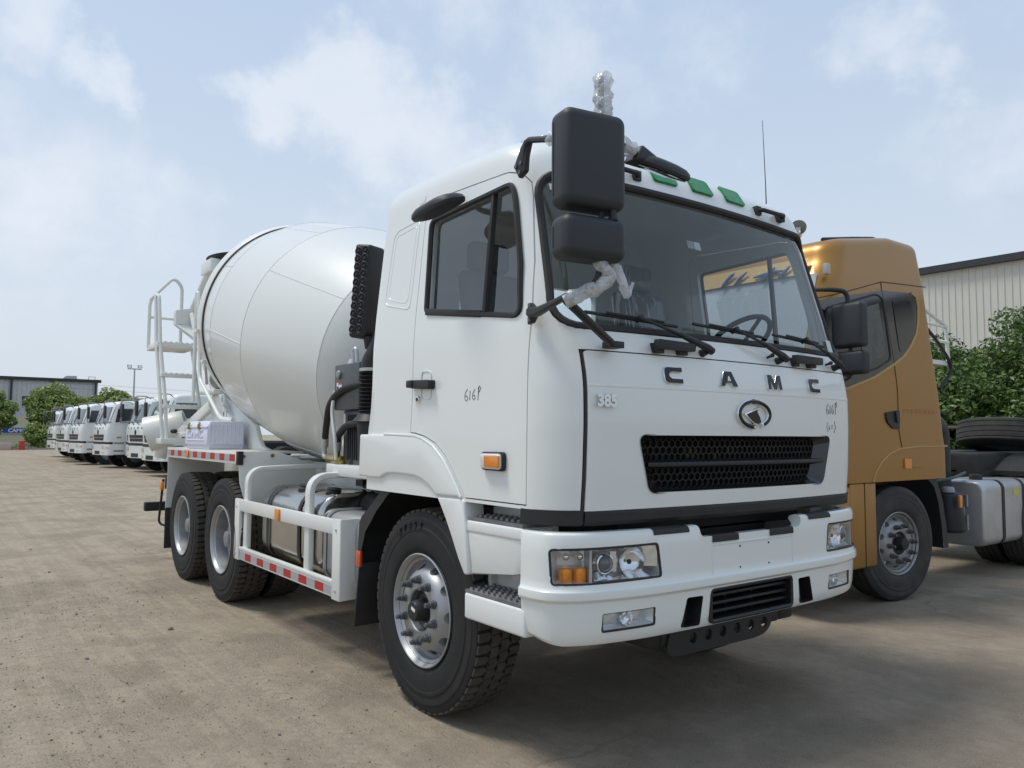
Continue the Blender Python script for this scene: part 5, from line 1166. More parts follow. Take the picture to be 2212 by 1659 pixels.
build('roof_horn', MB().lathe([(.07, 0), (.065, .03), (.03, .08), (.02, .2)], (1.30, 1.04, 3.40), (-.5, -.3, -.1), 16).tube([(1.30, 1.04, 3.40), (1.28, 1.0, 3.22)], .02, 6), mat('horn_metal', (.6, .6, .58), .35, .6), gold)
build('marker_lamp', MB().box(1.06, 1.12, 1.15, 1.20, 2.98, 3.08), mat('pale_lens', (.50, .47, .40), .4), gold, bevel=.01)
hs = build('mirror_housing', MB().box(-.06, .06, -.15, .15, 2.30, 2.68), MIRRORP, gold, bevel=.035, seg=4, loc=(1.16, 1.42, 0), rot=(0, 0, R(-8)))
build('mirror_housing', MB().box(-.06, .06, -.15, .15, 2.07, 2.27), MIRRORP, gold, bevel=.035, seg=4, loc=(1.14, 1.42, 0), rot=(0, 0, R(-8)))
build('mirror_arm', MB().tube(bend([(1.32, 1.15, 2.82), (1.30, 1.32, 2.80), (1.16, 1.40, 2.79), (1.16, 1.42, 2.62)], .06), .02, 8), BLACKP, gold)
build('mirror_arm', MB().tube(bend([(1.15, 1.42, 2.33), (1.15, 1.42, 2.05), (1.22, 1.22, 1.98)], .05), .018, 8), BLACKP, gold)
# wheels of the gold truck
gw = empty('wheel', (0, 1.085, .54), 0, gold)
GW = build('tyre', tyre_mesh(.54, .15, .285, ribs=True), GTYREM, gw, angle=25)
rimc = [o for o in WH['front'].children if o.name.startswith('rim')][0].copy(); COL.objects.link(rimc); rimc.parent = gw; rimc.scale = (.95, .9, .95); rimc.material_slots[0].link = 'OBJECT'; rimc.material_slots[0].material = mat('dull_rim', (.36, .36, .36), .5, .5, noise=(9, .7, (.24, .23, .22)))
hubc = [o for o in WH['front'].children if o.name.startswith('hub')][0].copy(); COL.objects.link(hubc); hubc.parent = gw
nuts = [o for o in WH['front'].children if o.name.startswith('wheel_nut')]
for o in nuts: c = o.copy(); COL.objects.link(c); c.parent = gw
gw.rotation_euler = (0, 0, PI+R(-8))
for x, y, rz in ((0, -1.085, R(-8)), (-3.4, 1.08, PI), (-3.4, .74, PI), (-3.4, -1.08, 0)):
    g2 = copy_tree(gw, gold); g2.location = (x, y, .54); g2.rotation_euler = (0, 0, rz)
gl = MB(); a0 = [(-.16+.0, 0)]
gpath = [(.52, 1.05), (.40, 1.13), (.2, 1.19), (-.1, 1.20), (-.35, 1.15), (-.60, 1.12), (-.72, 1.05), (-.80, .90), (-.86, .65), (-.90, .42)]
n = len(gpath); gl.add([(x, 1.21, z) for x, z in gpath]+[(x, .75, z) for x, z in gpath], [(i, i+1, n+i+1, n+i) for i in range(n-1)])
gl.add([(x, 1.212, z) for x, z in gpath[4:]]+[(x-.10-(.06 if i < 2 else 0), 1.212, z+(.02 if i < 2 else 0)) for i, (x, z) in enumerate(gpath[4:])], [(i, i+1, n-4+i+1, n-4+i) for i in range(n-5)])
build('mudguard', gl, BLACKP, gold)
build('chassis_rail', MB().box(-5.6, 1.2, .36, .44, .70, .98), DARK, gold); build('chassis_rail', MB().box(-5.6, 1.2, -.44, -.36, .70, .98), DARK, gold)
build('engine_block', MB().box(-.9, 1.0, -.42, .42, .6, 1.3), DARK, gold); build('axle', MB().cyl((0, -1.0, .54), (0, 1.0, .54), .07, .07, 12), DARK, gold)
sec = rr_section(.50, 1.20, .34, 1.06, .10); ft2 = tank('fuel_tank', -3.25, -1.90, sec, ALU2, gold)
for x in (-2.38, -2.95):
    st = MB(); o1 = offset_poly(sec, .008); n = len(o1); st.add([(x-.03, y, z) for y, z in o1]+[(x+.03, y, z) for y, z in o1], [(i, (i+1) % n, n+(i+1) % n, n+i) for i in range(n)]); build('tank_strap', st, RUBBER, ft2)
build('filler_cap', MB().cyl((-2.30, .95, 1.04), (-2.30, .95, 1.12), .07, .065, 16), RUBBER, ft2, bevel=.01)
build('yellow_tag', MB().box(-2.82, -2.66, 1.2005, 1.204, .88, .96), mat('yellow_tag', (.55, .50, .12), .6), ft2)
build('tank_boss', MB().tube([(-1.892, y, z) for y, z in ((.95, .90), (1.02, .90), (1.02, .78), (.98, .78), (.98, .68), (1.02, .68), (1.02, .52), (.95, .52))], .012, 6), ALU2, ft2)
build('washer_tank', MB().cyl((-1.50, 1.0, .52), (-1.50, 1.0, .95), .16, .13, 20), BLACKP, gold, bevel=.04, seg=3)
build('washer_cap', MB().cyl((-1.45, 1.02, .95), (-1.45, 1.02, 1.01), .07, .06, 14), mat('grey_cap', (.30, .33, .36), .5), gold, bevel=.01)
build('side_reflector', MB().box(-1.42, -1.36, 1.16, 1.18, .80, .93), AMBER, gold, bevel=.005)
build('intake_duct', MB().tube(bend([(-1.78, .75, 1.0), (-1.78, .75, 1.66), (-1.5, .75, 1.70), (-1.0, .75, 1.70)], .2, 8), .15, 16), BLACKP, gold)
build('battery_box', MB().box(-1.75, -1.25, .45, .80, .95, 1.2), DARK, gold, bevel=.02)
build('air_line', MB().tube(catmull([(-1.3, .9, 1.06), (-1.6, 1.0, 1.10), (-1.95, .95, 1.13), (-2.15, .9, 1.14)], 5), .016, 8), mat('green_line', (.05, .10, .09), .5), gold)
gr_ = MB(); WB = WHITE2
gr_.tube([(-1.5, .72, 3.06), (-1.84, .72, 2.96), (-2.19, .72, 2.857), (-2.23, .72, 2.42)], .022, 6); gr_.tube([(-1.3, .72, 2.86), (-2.19, .72, 2.85)], .018, 6); gr_.tube([(-1.3, .72, 2.66), (-2.21, .72, 2.67)], .018, 6); gr_.box(-2.24, -1.0, .60, .74, 2.39, 2.44)
build('rear_rail', gr_, WB, gold)
build('air_coil', MB().tube(catmull([(-1.5, .76, 2.85), (-1.95, .76, 2.6), (-2.2, .76, 2.35), (-1.9, .76, 2.1)], 5), .02, 8), RUBBER, gold)
fw = build('fifth_wheel', MB().box(-3.9, -2.7, -.45, .45, 1.02, 1.10).prism([(-3.8, -.5, 1.1), (-2.9, -.5, 1.1), (-2.9, .5, 1.1), (-3.8, .5, 1.1)], (0, 0, .06)), DARK, gold, bevel=.02)
sp1 = build('spare_tyre', tyre_mesh(.66, .17, .32, ribs=True), GTYREM, loc=(-.55, 8.30, 1.56), rot=(R(80), 0, 0)); tag(sp1, 'large spare tyre lying flat on the frame behind the gold cab', 'tyre')
build('frame_box', MB().box(-5.2, -2.9, -.5, .75, .95, 1.36), DARK, gold, bevel=.05)
build('wing', MB().grid(lambda u, v: (-4.9+1.7*u, .72+.5*v, 1.14+.20*math.sin(PI*u)), 20, 2), RUBBER, gold)

# ================================================================== row of white trucks in the distance
def bg_truck():
    r = empty('parked_truck')
    m = MB(); cab_loft(m, XF, HY, RF, XR, .055, BOW, 1.20, 3.11, .20, .035, 0, zadj, nl=14, ns=10, ncf=5, nf=8)
    build('cab_body', m, WHITE, r, fin=True)
    DG = mat('far_window', (.10, .125, .13), .08, coat=.4)
    build('windscreen', MB().grid(lambda u, v: tuple(front_pt(-1.12+2.24*u, 2.05+.77*v, .008)), 14, 4), DG, r)
    for s in (-1, 1):
        p = [(.09, 2.22), (.95, 2.10), (.83, 2.74), (.05, 2.75)]
        build('side_window', MB().prism([(x, s*(HY(z)+.008), z) for x, z in p], (0, -s*.03, 0)), mat('far_dark_window', (.045, .052, .056), .15), r)
        build('step_panel', MB().box(.40, 1.0, min(s*1.1, s*1.25), max(s*1.1, s*1.25), .62, 1.19), WHITE, r, bevel=.02)
        build('step_gap', MB().box(.55, .98, min(s*1.15, s*1.256), max(s*1.15, s*1.256), 1.12, 1.17), GALV, r)
        build('step_gap', MB().box(.55, .98, min(s*1.15, s*1.256), max(s*1.15, s*1.256), .76, .83), GALV, r)
        build('wheel_arch', MB().prism([(x, s*1.185, z) for x, z in FEND], (0, s*.078, 0)), WHITE, r)
        build('marker_lamp', MB().box(.67, .86, min(s*1.24, s*1.265), max(s*1.24, s*1.265), 1.37, 1.45), AMBER, r)
        t = build('wheel', MB().lathe([(.29, -.14), (.34, -.155), (.46, -.155), (.54, -.13), (.56, -.08), (.56, .08), (.54, .13), (.3, .14)], (0, s*1.05, .56), (0, 1, 0), 28), TYREM, r)
        build('rim', MB().lathe([(.30, -.13), (.26, -.08), (.2, -.14), (.12, -.15), (.0001, -.12)] if s < 0 else [(.30, .13), (.26, .08), (.2, .14), (.12, .15), (.0001, .12)], (0, s*1.05, .56), (0, 1, 0), 24), SILVER, t)
        for x in (-3.58, -4.93): build('wheel', MB().lathe([(.29, -.3), (.46, -.32), (.54, -.28), (.56, -.2), (.56, .2), (.54, .28), (.3, .3)], (x, s*.9, .56), (0, 1, 0), 20), TYREM, r)
        mi = build('mirror', MB().box(1.38, 1.48, min(s*1.22, s*1.44), max(s*1.22, s*1.44), 2.28, 2.86), MIRRORP, r, bevel=.04)
        build('mirror_arm', MB().tube(bend([(.95, s*1.2, 2.95), (1.1, s*1.25, 3.05), (1.46, s*1.33, 3.05), (1.46, s*1.33, 2.1), (1.1, s*1.25, 2.1)], .06), .020, 6), mat('wrapped_arm', (.33, .30, .29), .5), r)
        build('headlight', quad_region(s*.69, s*1.22, .88, 1.04, .006, 8, 1), REFL, r)
        build('fog_lamp', quad_region(s*.73, s*1.0, .67, .75, .006, 5, 1), REFL, r)
        build('indicator', quad_region(s*1.08, s*1.20, .90, .96, .010, 4, 1), AMBER, r)
    bc = BC[::4]; v = [(p.x, p.y, z) for p in bc for z in (.6, 1.1)]+[(p.x-.3, p.y, z) for p in bc for z in (.6, 1.1)]; k = len(bc); f = []
    for i in range(k-1): f += [(2*i, 2*i+2, 2*i+3, 2*i+1), (2*i+1, 2*i+3, 2*k+2*i+3, 2*k+2*i+1), (2*i, 2*k+2*i, 2*k+2*i+2, 2*i+2)]
    build('bumper', MB().add(v, f), WHITE, r)
    build('valance_strip', MB().grid(lambda u, v: tuple(front_pt(-1.2+2.4*u, 1.10+.11*v, .01)), 12, 1), RUBBER, r)
    build('grille', MB().grid(lambda u, v: tuple(front_pt((-.72-.075*v)*(1-2*u), 1.272+.27*v, .008)), 10, 2), BLACKP, r)
    build('grille_bar', MB().grid(lambda u, v: tuple(front_pt(-.74+1.48*u, 1.395+.022*v, .014)), 10, 1), ALU2, r)
    build('lower_grille', quad_region(-.40, .40, .63, .79, .006, 10, 1), BLACKP, r)
    for i, (a, L_) in enumerate(zip((-.62, -.24, .16, .56), lt)): build('letter', MB().prism([front_pt(a+x*.13, 1.79+y*.085, .006) for x, y in L_], (-.012, 0, 0)), DCH, r)
    build('emblem', MB().lathe([(.11, 0), (.10, .012), (.02, .014)], front_pt(0, 1.655, .0), (1, 0, .02), 16), DCH, r)
    for k_, py in enumerate((-.3, .3, .9)): build('wiper', MB().tube([front_pt(py, 1.97, .03), front_pt(py-.4, 2.09, .04)], .016, 5), BLACKP, r)
    build('chassis', MB().box(-6, 1.0, -.5, .5, .6, 1.28), DARK, r)
    return r
bgs = []; proto = bg_truck()
spec = [(-24.6, 3.10, 'white truck cab half hidden by the mixer chute, nearest of the far row'), (-28.1, 3.35, 'white truck cab with dark writing above its grille, left of the chute'), (-31.0, 3.70, 'white truck cab set back just right of the one standing forward'),
        (-33.4, 2.85, 'white truck cab standing forward in the far row, whole door showing'), (-37.6, 2.45, 'white truck cab left of the forward one, with tall black mirrors')]
x = -41.6
ords = ['first', 'second', 'third', 'fourth', 'fifth', 'sixth', 'seventh', 'eighth', 'ninth']
for k in range(4): spec.append((x, 2.60+.21*k+.25*((k*7) % 3-1), '%s of the small white truck cabs receding behind the tall mirrored cab' % ords[k])); x -= 3.2+.5*(k % 2)
for i, (xl, yf, lab) in enumerate(spec):
    o = proto if i == 0 else copy_tree(proto); rz = R(-84+[0, 2.0, -1.4, 0, .6, -2.5, 2.6, .3, -2.0, 1.4][i % 10]); o.scale = (.94, .94, .94); cc, ss = math.cos(rz), math.sin(rz)
    o.location = (xl-(cc*1.147-ss*1.17), yf-(ss*1.147+cc*1.17), 0); o.rotation_euler = (0, 0, rz); tag(o, lab, 'truck', 'white trucks parked in a row')
# ================================================================== ground
def ground_mat():
    m = bpy.data.materials.new('dusty_concrete_ground'); m.use_nodes = True; t = m.node_tree; b = t.nodes['Principled BSDF']; l = t.links.new
    tcn = t.nodes.new('ShaderNodeTexCoord'); P = tcn.outputs['Object']
    def noise(sc, det=8, rough=.6, scale=None, loc=None, dist=0):
        v = P
        if scale or loc:
            mp = t.nodes.new('ShaderNodeMapping'); l(P, mp.inputs[0])
            if scale: mp.inputs['Scale'].default_value = scale
            if loc: mp.inputs['Location'].default_value = loc
            mp.inputs['Rotation'].default_value = (0, 0, R(-12)); v = mp.outputs[0]
        n = t.nodes.new('ShaderNodeTexNoise'); n.inputs['Scale'].default_value = sc; n.inputs['Detail'].default_value = det; n.inputs['Roughness'].default_value = rough; n.inputs['Distortion'].default_value = dist
        l(v, n.inputs['Vector']); return n.outputs[0]
    def ramp(x, a, b_, lo=0, hi=1):
        r = t.nodes.new('ShaderNodeMapRange'); r.interpolation_type = 'SMOOTHSTEP'; l(x, r.inputs[0]); r.inputs[1].default_value = a; r.inputs[2].default_value = b_; r.inputs[3].default_value = lo; r.inputs[4].default_value = hi; return r.outputs[0]
    big = noise(.35, 5, .55); mid = noise(1.6, 8, .65); fine = noise(14, 8, .7); grit = noise(70, 4, .7); trk = noise(2.4, 6, .6, (.10, 1.6, 1)); trk2 = noise(6.0, 5, .6, (.06, 1.4, 1), (3, 1, 0))
    sx = t.nodes.new('ShaderNodeSeparateXYZ'); l(P, sx.inputs[0])
    # dust lies thick where the trucks turn (y below the mixer's side), thin in front of it
    dusty = ramp(math_node(t, 'ADD', math_node(t, 'ADD', math_node(t, 'MULTIPLY', sx.outputs[1], -.42), math_node(t, 'MULTIPLY', sx.outputs[0], -.22)), math_node(t, 'MULTIPLY', big, 1.6)), .2, 2.4)
    grain = noise(75, 6, .8); spk = noise(120, 3, .6); pat = noise(.9, 6, .62, None, (5, 9, 0)); pat2 = noise(2.7, 7, .66, (.75, 1.0, 1), (2, 4, 0))
    line = noise(3.2, 4, .55, (.045, 2.3, 1), (1, 5, 0), .3); line2 = noise(9.0, 3, .5, (.035, 2.0, 1), (4, 2, 0), .2)
    conc = mix_rgb(t, ramp(mid, .32, .70), (0.211, 0.175, 0.133), (0.301, 0.253, 0.193))
    conc = mix_rgb(t, ramp(fine, .44, .70, 0, .40), conc, (0.170, 0.141, 0.106))
    conc = mix_rgb(t, ramp(grain, .50, .60, 0, .35), conc, (0.345, 0.294, 0.223))
    dust = mix_rgb(t, ramp(line, .45, .55), (0.417, 0.348, 0.254), (0.355, 0.297, 0.218))
    dust = mix_rgb(t, ramp(line2, .48, .56, 0, .26), dust, (0.463, 0.392, 0.292))
    dust = mix_rgb(t, ramp(pat2, .46, .62, 0, .55), dust, (0.270, 0.225, 0.168))
    dust = mix_rgb(t, ramp(grain, .46, .57, .0, .50), dust, (0.252, 0.210, 0.157))
    fac = ramp(math_node(t, 'ADD', math_node(t, 'MULTIPLY', big, .7), math_node(t, 'MULTIPLY', mid, .6)), .52, .80)
    fac = math_node(t, 'MAXIMUM', math_node(t, 'MULTIPLY', fac, .45), math_node(t, 'MULTIPLY', dusty, .97))
    col = mix_rgb(t, fac, conc, dust)
    rough_zone = ramp(pat, .48, .58)
    col = mix_rgb(t, math_node(t, 'MULTIPLY', rough_zone, ramp(grain, .44, .55, 0, .70)), col, (0.180, 0.151, 0.114))
    sp = ramp(spk, .57, .63, 0, .85); spm = math_node(t, 'MULTIPLY', sp, math_node(t, 'MAXIMUM', rough_zone, ramp(pat2, .45, .62, .15, .7)))
    col = mix_rgb(t, spm, col, (0.088, 0.076, 0.061))
    # faint tyre tracks with a block tread across the dust
    for a_, b_, c_, ph in ((-2.35, .10, .012, 0), (-2.95, .10, .012, 1), (-4.2, -.16, .010, 2), (-4.85, -.16, .010, 3), (-3.4, .30, .02, 4), (-1.75, .02, .004, 5)):
        cur = math_node(t, 'ADD', math_node(t, 'MULTIPLY_ADD', sx.outputs[0], b_, a_), math_node(t, 'MULTIPLY', math_node(t, 'MULTIPLY', sx.outputs[0], sx.outputs[0]), -c_))
        dd = math_node(t, 'SUBTRACT', sx.outputs[1], cur); ad = math_node(t, 'ABSOLUTE', dd)
        msk = ramp(ad, .105, .14, 1, 0)
        ch = math_node(t, 'SINE', math_node(t, 'MULTIPLY_ADD', math_node(t, 'ADD', sx.outputs[0], math_node(t, 'MULTIPLY', math_node(t, 'PINGPONG', ad, .045), .9)), 78.0, ph))
        ed = math_node(t, 'MULTIPLY', ramp(ch, -.2, .5), msk); msk2 = math_node(t, 'MULTIPLY', ed, math_node(t, 'MULTIPLY', ramp(pat, .40, .60, 1, .15), ramp(fine, .35, .6, 1, .5)))
        col = mix_rgb(t, math_node(t, 'MULTIPLY', msk2, .42), col, (0.209, 0.172, 0.133)); col = mix_rgb(t, math_node(t, 'MULTIPLY', msk, .16), col, (0.460, 0.390, 0.306))
    mot = noise(11, 5, .7, None, (9, 9, 0)); col = mix_rgb(t, ramp(mot, .50, .60, 0, .30), col, (0.193, 0.162, 0.124)); mot2 = noise(150, 2, .5); col = mix_rgb(t, ramp(mot2, .50, .58, 0, .22), col, (0.491, 0.420, 0.337))
    vo = t.nodes.new('ShaderNodeTexVoronoi'); vo.feature = 'DISTANCE_TO_EDGE'; vo.inputs['Scale'].default_value = .16; 
    va = t.nodes.new('ShaderNodeVectorMath'); va.operation = 'ADD'; l(P, va.inputs[0]); nn = t.nodes.new('ShaderNodeTexNoise'); nn.inputs['Scale'].default_value = 1.2; nn.inputs['Detail'].default_value = 6; l(P, nn.inputs['Vector'])
    sc_ = t.nodes.new('ShaderNodeVectorMath'); sc_.operation = 'SCALE'; sc_.inputs[3].default_value = .9; l(nn.outputs['Color'], sc_.inputs[0]); l(sc_.outputs[0], va.inputs[1]); l(va.outputs[0], vo.inputs['Vector'])
    crack = ramp(vo.outputs['Distance'], .0012, .004, .75, 0); crack = math_node(t, 'MULTIPLY', crack, ramp(big, .50, .65, 0, .6))
    col = mix_rgb(t, crack, col, (.09, .08, .07))
    l(col, b.inputs['Base Color']); b.inputs['Roughness'].default_value = .9; b.inputs['Specular IOR Level'].default_value = .25
    h = math_node(t, 'ADD', math_node(t, 'MULTIPLY', fine, .6), math_node(t, 'ADD', math_node(t, 'MULTIPLY', grit, .35), math_node(t, 'MULTIPLY', line, .6)))
    bn = t.nodes.new('ShaderNodeBump'); bn.inputs['Strength'].default_value = .9; bn.inputs['Distance'].default_value = .03; l(h, bn.inputs['Height']); l(bn.outputs[0], b.inputs['Normal'])
    return m
GM = ground_mat()
g0 = build('ground', MB().add([(-900, -900, 0), (900, -900, 0), (900, 900, 0), (-900, 900, 0)], [(0, 1, 2, 3)]), GM); g0['kind'] = 'structure'
# gravel grains strewn in patches in front of the camera
rng = np.random.default_rng(3)
ico = bmesh.new(); bmesh.ops.create_icosphere(ico, subdivisions=1, radius=1); iv = np.array([v.co[:] for v in ico.verts]); ifc = [[v.index for v in f.verts] for f in ico.faces]; ico.free()
gv, gf = [], []; cnt = 0
patches = [(rng.uniform(-6, 3.2), rng.uniform(-6, -1.3), rng.uniform(.3, .9)) for _ in range(34)]
while cnt < 15000:
    if rng.random() < .85:
        a = patches[rng.integers(len(patches))]; x, y = a[0]+rng.normal()*a[2]*1.4, a[1]+rng.normal()*a[2]*.6
    else: x, y = rng.uniform(-9, 3.6), rng.uniform(-7, -.9)
    if (Vector((x, y, 0))-Vector((CAM.x, CAM.y, 0))).length < .5: continue
    s = .0022*math.exp(rng.normal()*.45); 
    if rng.random() < .02: s *= 2.6
    vv = iv*(s*np.array([1, rng.uniform(.7, 1.3), rng.uniform(.5, .9)]))*(1+rng.normal(size=(len(iv), 1))*.15)+np.array([x, y, s*.45])
    o = len(gv); gv.extend(map(tuple, vv)); gf.extend([[o+i for i in f] for f in ifc]); cnt += 1
GRAV = mat('gravel_stone', (.16, .145, .125), .85, noise=(40, .9, (.30, .27, .24)))
mb = MB(); mb.v = gv; mb.f = [tuple(f) for f in gf]
gvo = build('gravel', mb, GRAV, fin=False); tag(gvo, 'loose dark gravel grains strewn over the dusty ground', 'gravel', kind='stuff')
rk = build('stone', MB().ball((0, 0, 0), .032, 10, 7, (1.3, .8, .5)), mat('grey_stone', (.26, .27, .28), .8, noise=(30, .6, (.16, .16, .17))), loc=(2.40, -2.93, .012)); tag(rk, 'grey pebble lying alone near the bottom edge of the picture', 'stone')

# ================================================================== buildings
def ribbed_wall(mb, p0, p1, z0, z1, pitch, depth, outward):
    p0 = Vector(p0); p1 = Vector(p1); d = (p1-p0); Ln = d.length; d.normalize(); o = Vector(outward); n = int(Ln/pitch); base = []
    for i in range(n):
        for f_, k in ((0, 0), (.72, 0), (.80, 1), (.92, 1)): base.append(p0+d*((i+f_)*pitch)+o*(depth*k))
    base.append(p1); m = len(base)
    mb.add([(b.x, b.y, z0) for b in base]+[(b.x, b.y, z1) for b in base], [(i, i+1, m+i+1, m+i) for i in range(m-1)])
wr = empty('warehouse', (-12, 40, 0)); tag(wr, 'cream corrugated warehouse behind the hedge trees on the right', 'building')
WALLR = mat('cream_cladding', (.60, .59, .53), .6, noise=(.3, .4, (.54, .53, .47)))
m = MB(); ribbed_wall(m, (-45, 0, 0), (45, 0, 0), 0, 10.55, .34, .05, (0, -1, 0)); w = build('wall', m, WALLR, wr, angle=20)
build('side_wall', MB().add([(-45, 0, 0), (-45, 30, 0), (-45, 30, 10.55), (-45, 0, 10.55)], [(0, 1, 2, 3)]), WALLR, wr)
build('roof_edge', MB().box(-45.3, 45.3, -.35, .25, 10.45, 10.80), mat('dark_trim', (.035, .038, .042), .5), wr)
build('roof', MB().add([(-45, 0, 10.7), (45, 0, 10.7), (45, 30, 12.2), (-45, 30, 12.2)], [(0, 1, 2, 3)]), mat('grey_roof', (.2, .21, .22), .6), wr)
wn = build('louvre_window', MB().box(-1.2, 2.6, -.14, .02, 3.0, 3.9), mat('dark_louvre', (.06, .065, .07), .5), wr)
for k in range(6): build('louvre_slat', MB().box(-1.2, 2.6, -.19, -.13, 3.05+k*.14, 3.11+k*.14), ALU2, wn)
build('wall_lamp', MB().box(-6.0, -4.8, -.5, 0, 6.9, 7.2), mat('lamp_grey', (.3, .3, .29), .5), wr)
wl = empty('warehouse', (-102, 0, 0)); tag(wl, 'long grey warehouse with a flat dark roof edge behind the trees on the left', 'building')
WALLL = mat('grey_cladding', (.56, .565, .57), .6, noise=(.25, .4, (.50, .505, .51)))
m = MB(); ribbed_wall(m, (0, -50, 0), (0, 13.1, 0), 3.4, 7.62, .45, .06, (1, 0, 0)); build('wall', m, WALLL, wl, angle=20)
build('lower_wall', MB().box(-.3, .02, -50, 13.1, 0, 3.4), mat('cream_wall', (.62, .57, .38), .8), wl)
build('side_wall', MB().box(-30, -.05, 12.9, 13.1, 0, 7.62), WALLL, wl)
build('roof_edge', MB().box(-.4, .35, -50, 13.4, 7.55, 7.90), mat('dark_trim', (.035, .038, .042), .5), wl)
build('roof', MB().add([(0, -50, 7.8), (0, 13.2, 7.8), (-30, 13.2, 8.4), (-30, -50, 8.4)], [(0, 1, 2, 3)]), mat('grey_roof', (.2, .21, .22), .6), wl)
for y in (-4, .1, 4.2, 8.35, 12.85): build('downpipe', MB().box(.07, .30, y-.09, y+.09, 3.3, 7.6), mat('dark_trim', (.035, .038, .042), .5), wl)
for y in (2.5, 6.0, -1.2):
    wd = build('window', MB().box(0, .12, y-.65, y+.65, 4.55, 5.7), mat('far_glass', (.04, .05, .055), .15), wl)
    build('window_frame', MB().box(.05, .16, y-.03, y+.03, 4.55, 5.7).box(.05, .16, y-.7, y+.7, 4.48, 4.56).box(.05, .16, y-.7, y+.7, 5.68, 5.74), mat('pale_frame', (.55, .56, .56), .5), wd)
for y0, y1 in ((9.3, 11.0),): build('roof_ventilator', MB().prism([(-1, y0, 7.8), (-1, y1, 7.8), (-1, y1-.1, 8.35), (-1, y0+.5, 8.3)], (-1.5, 0, 0)), ALU2, wl)
build('roof_railing', MB().tube([(-1, 12.2, 7.8), (-1, 12.2, 8.3), (-1, 12.9, 8.3), (-1, 12.9, 7.8)], .05, 5), ALU2, wl)
bn_ = build('banner', MB().box(.10, .18, 1.2, 8.2, 1.35, 2.10), mat('banner_pale', (.66, .67, .68), .6), wl)
bn2 = build('banner_panel', MB().box(.185, .20, 3.6, 6.2, 1.42, 2.03), mat('banner_blue', (.02, .06, .35), .5), bn_)
bn3 = build('banner_panel', MB().box(.185, .20, 6.3, 8.0, 1.42, 2.03), mat('banner_blue', (.02, .06, .35), .5), bn_)
text_mesh('banner_letters', 'CAMC', .58, PAPER, bn_, (.205, 4.1, 1.52), (0, 1, 0), (0, 0, 1), .001, 'LEFT', .02)
# ================================================================== vegetation
def leaf_mat(nm, a, b_, c):
    m = bpy.data.materials.new(nm); m.use_nodes = True; t = m.node_tree; bs = t.nodes['Principled BSDF']; l = t.links.new
    ge = t.nodes.new('ShaderNodeNewGeometry'); cr = t.nodes.new('ShaderNodeValToRGB'); l(ge.outputs['Random Per Island'], cr.inputs[0])
    cr.color_ramp.elements[0].color = (*a, 1); cr.color_ramp.elements[1].color = (*c, 1); e = cr.color_ramp.elements.new(.5); e.color = (*b_, 1)
    l(cr.outputs[0], bs.inputs['Base Color']); bs.inputs['Roughness'].default_value = .42; bs.inputs['Specular IOR Level'].default_value = .5
    tr = t.nodes.new('ShaderNodeBsdfTranslucent'); l(cr.outputs[0], tr.inputs[0]); mx = t.nodes.new('ShaderNodeMixShader'); mx.inputs[0].default_value = .25
    o = t.nodes['Material Output']; l(bs.outputs[0], mx.inputs[1]); l(tr.outputs[0], mx.inputs[2]); l(mx.outputs[0], o.inputs[0]); MATS[nm] = m; return m
LEAF_R = leaf_mat('osmanthus_leaf', (.045, .085, .02), (.09, .16, .034), (.17, .26, .066)); LEAF_L = leaf_mat('far_tree_leaf', (.15, .21, .06), (.25, .34, .095), (.36, .44, .14)); BARK = mat('bark', (.09, .07, .055), .9, noise=(6, .6, (.05, .04, .03)))
def foliage(clumps, nper, leaf, rg, flat=.5, up=.35):
    V = []; Fc = []
    for (cx, cy, cz, rx, rz) in clumps:
        n = int(nper*(rx/1.0)**2)+6
        d = rg.normal(size=(n, 3)); d /= np.linalg.norm(d, axis=1)[:, None]; rad = rg.uniform(.55, 1.06, size=(n, 1))**.6
        c = np.array([cx, cy, cz])+d*rad*np.array([rx, rx, rz])
        nrm = d*.8+np.array([0, 0, up])+rg.normal(size=(n, 3))*.55; nrm /= np.linalg.norm(nrm, axis=1)[:, None]
        t = np.cross(nrm, rg.normal(size=(n, 3))); t /= np.linalg.norm(t, axis=1)[:, None]; bt = np.cross(nrm, t)
        L_ = leaf*rg.uniform(.7, 1.3, size=(n, 1)); W_ = L_*flat
        q = np.stack([c-t*L_, c+bt*W_+nrm*L_*.12, c+t*L_-nrm*L_*.15, c-bt*W_+nrm*L_*.12], 1).reshape(-1, 3); o = len(V)
        V.extend(map(tuple, q)); Fc.extend([(o+4*i, o+4*i+1, o+4*i+2, o+4*i+3) for i in range(n)])
    return V, Fc
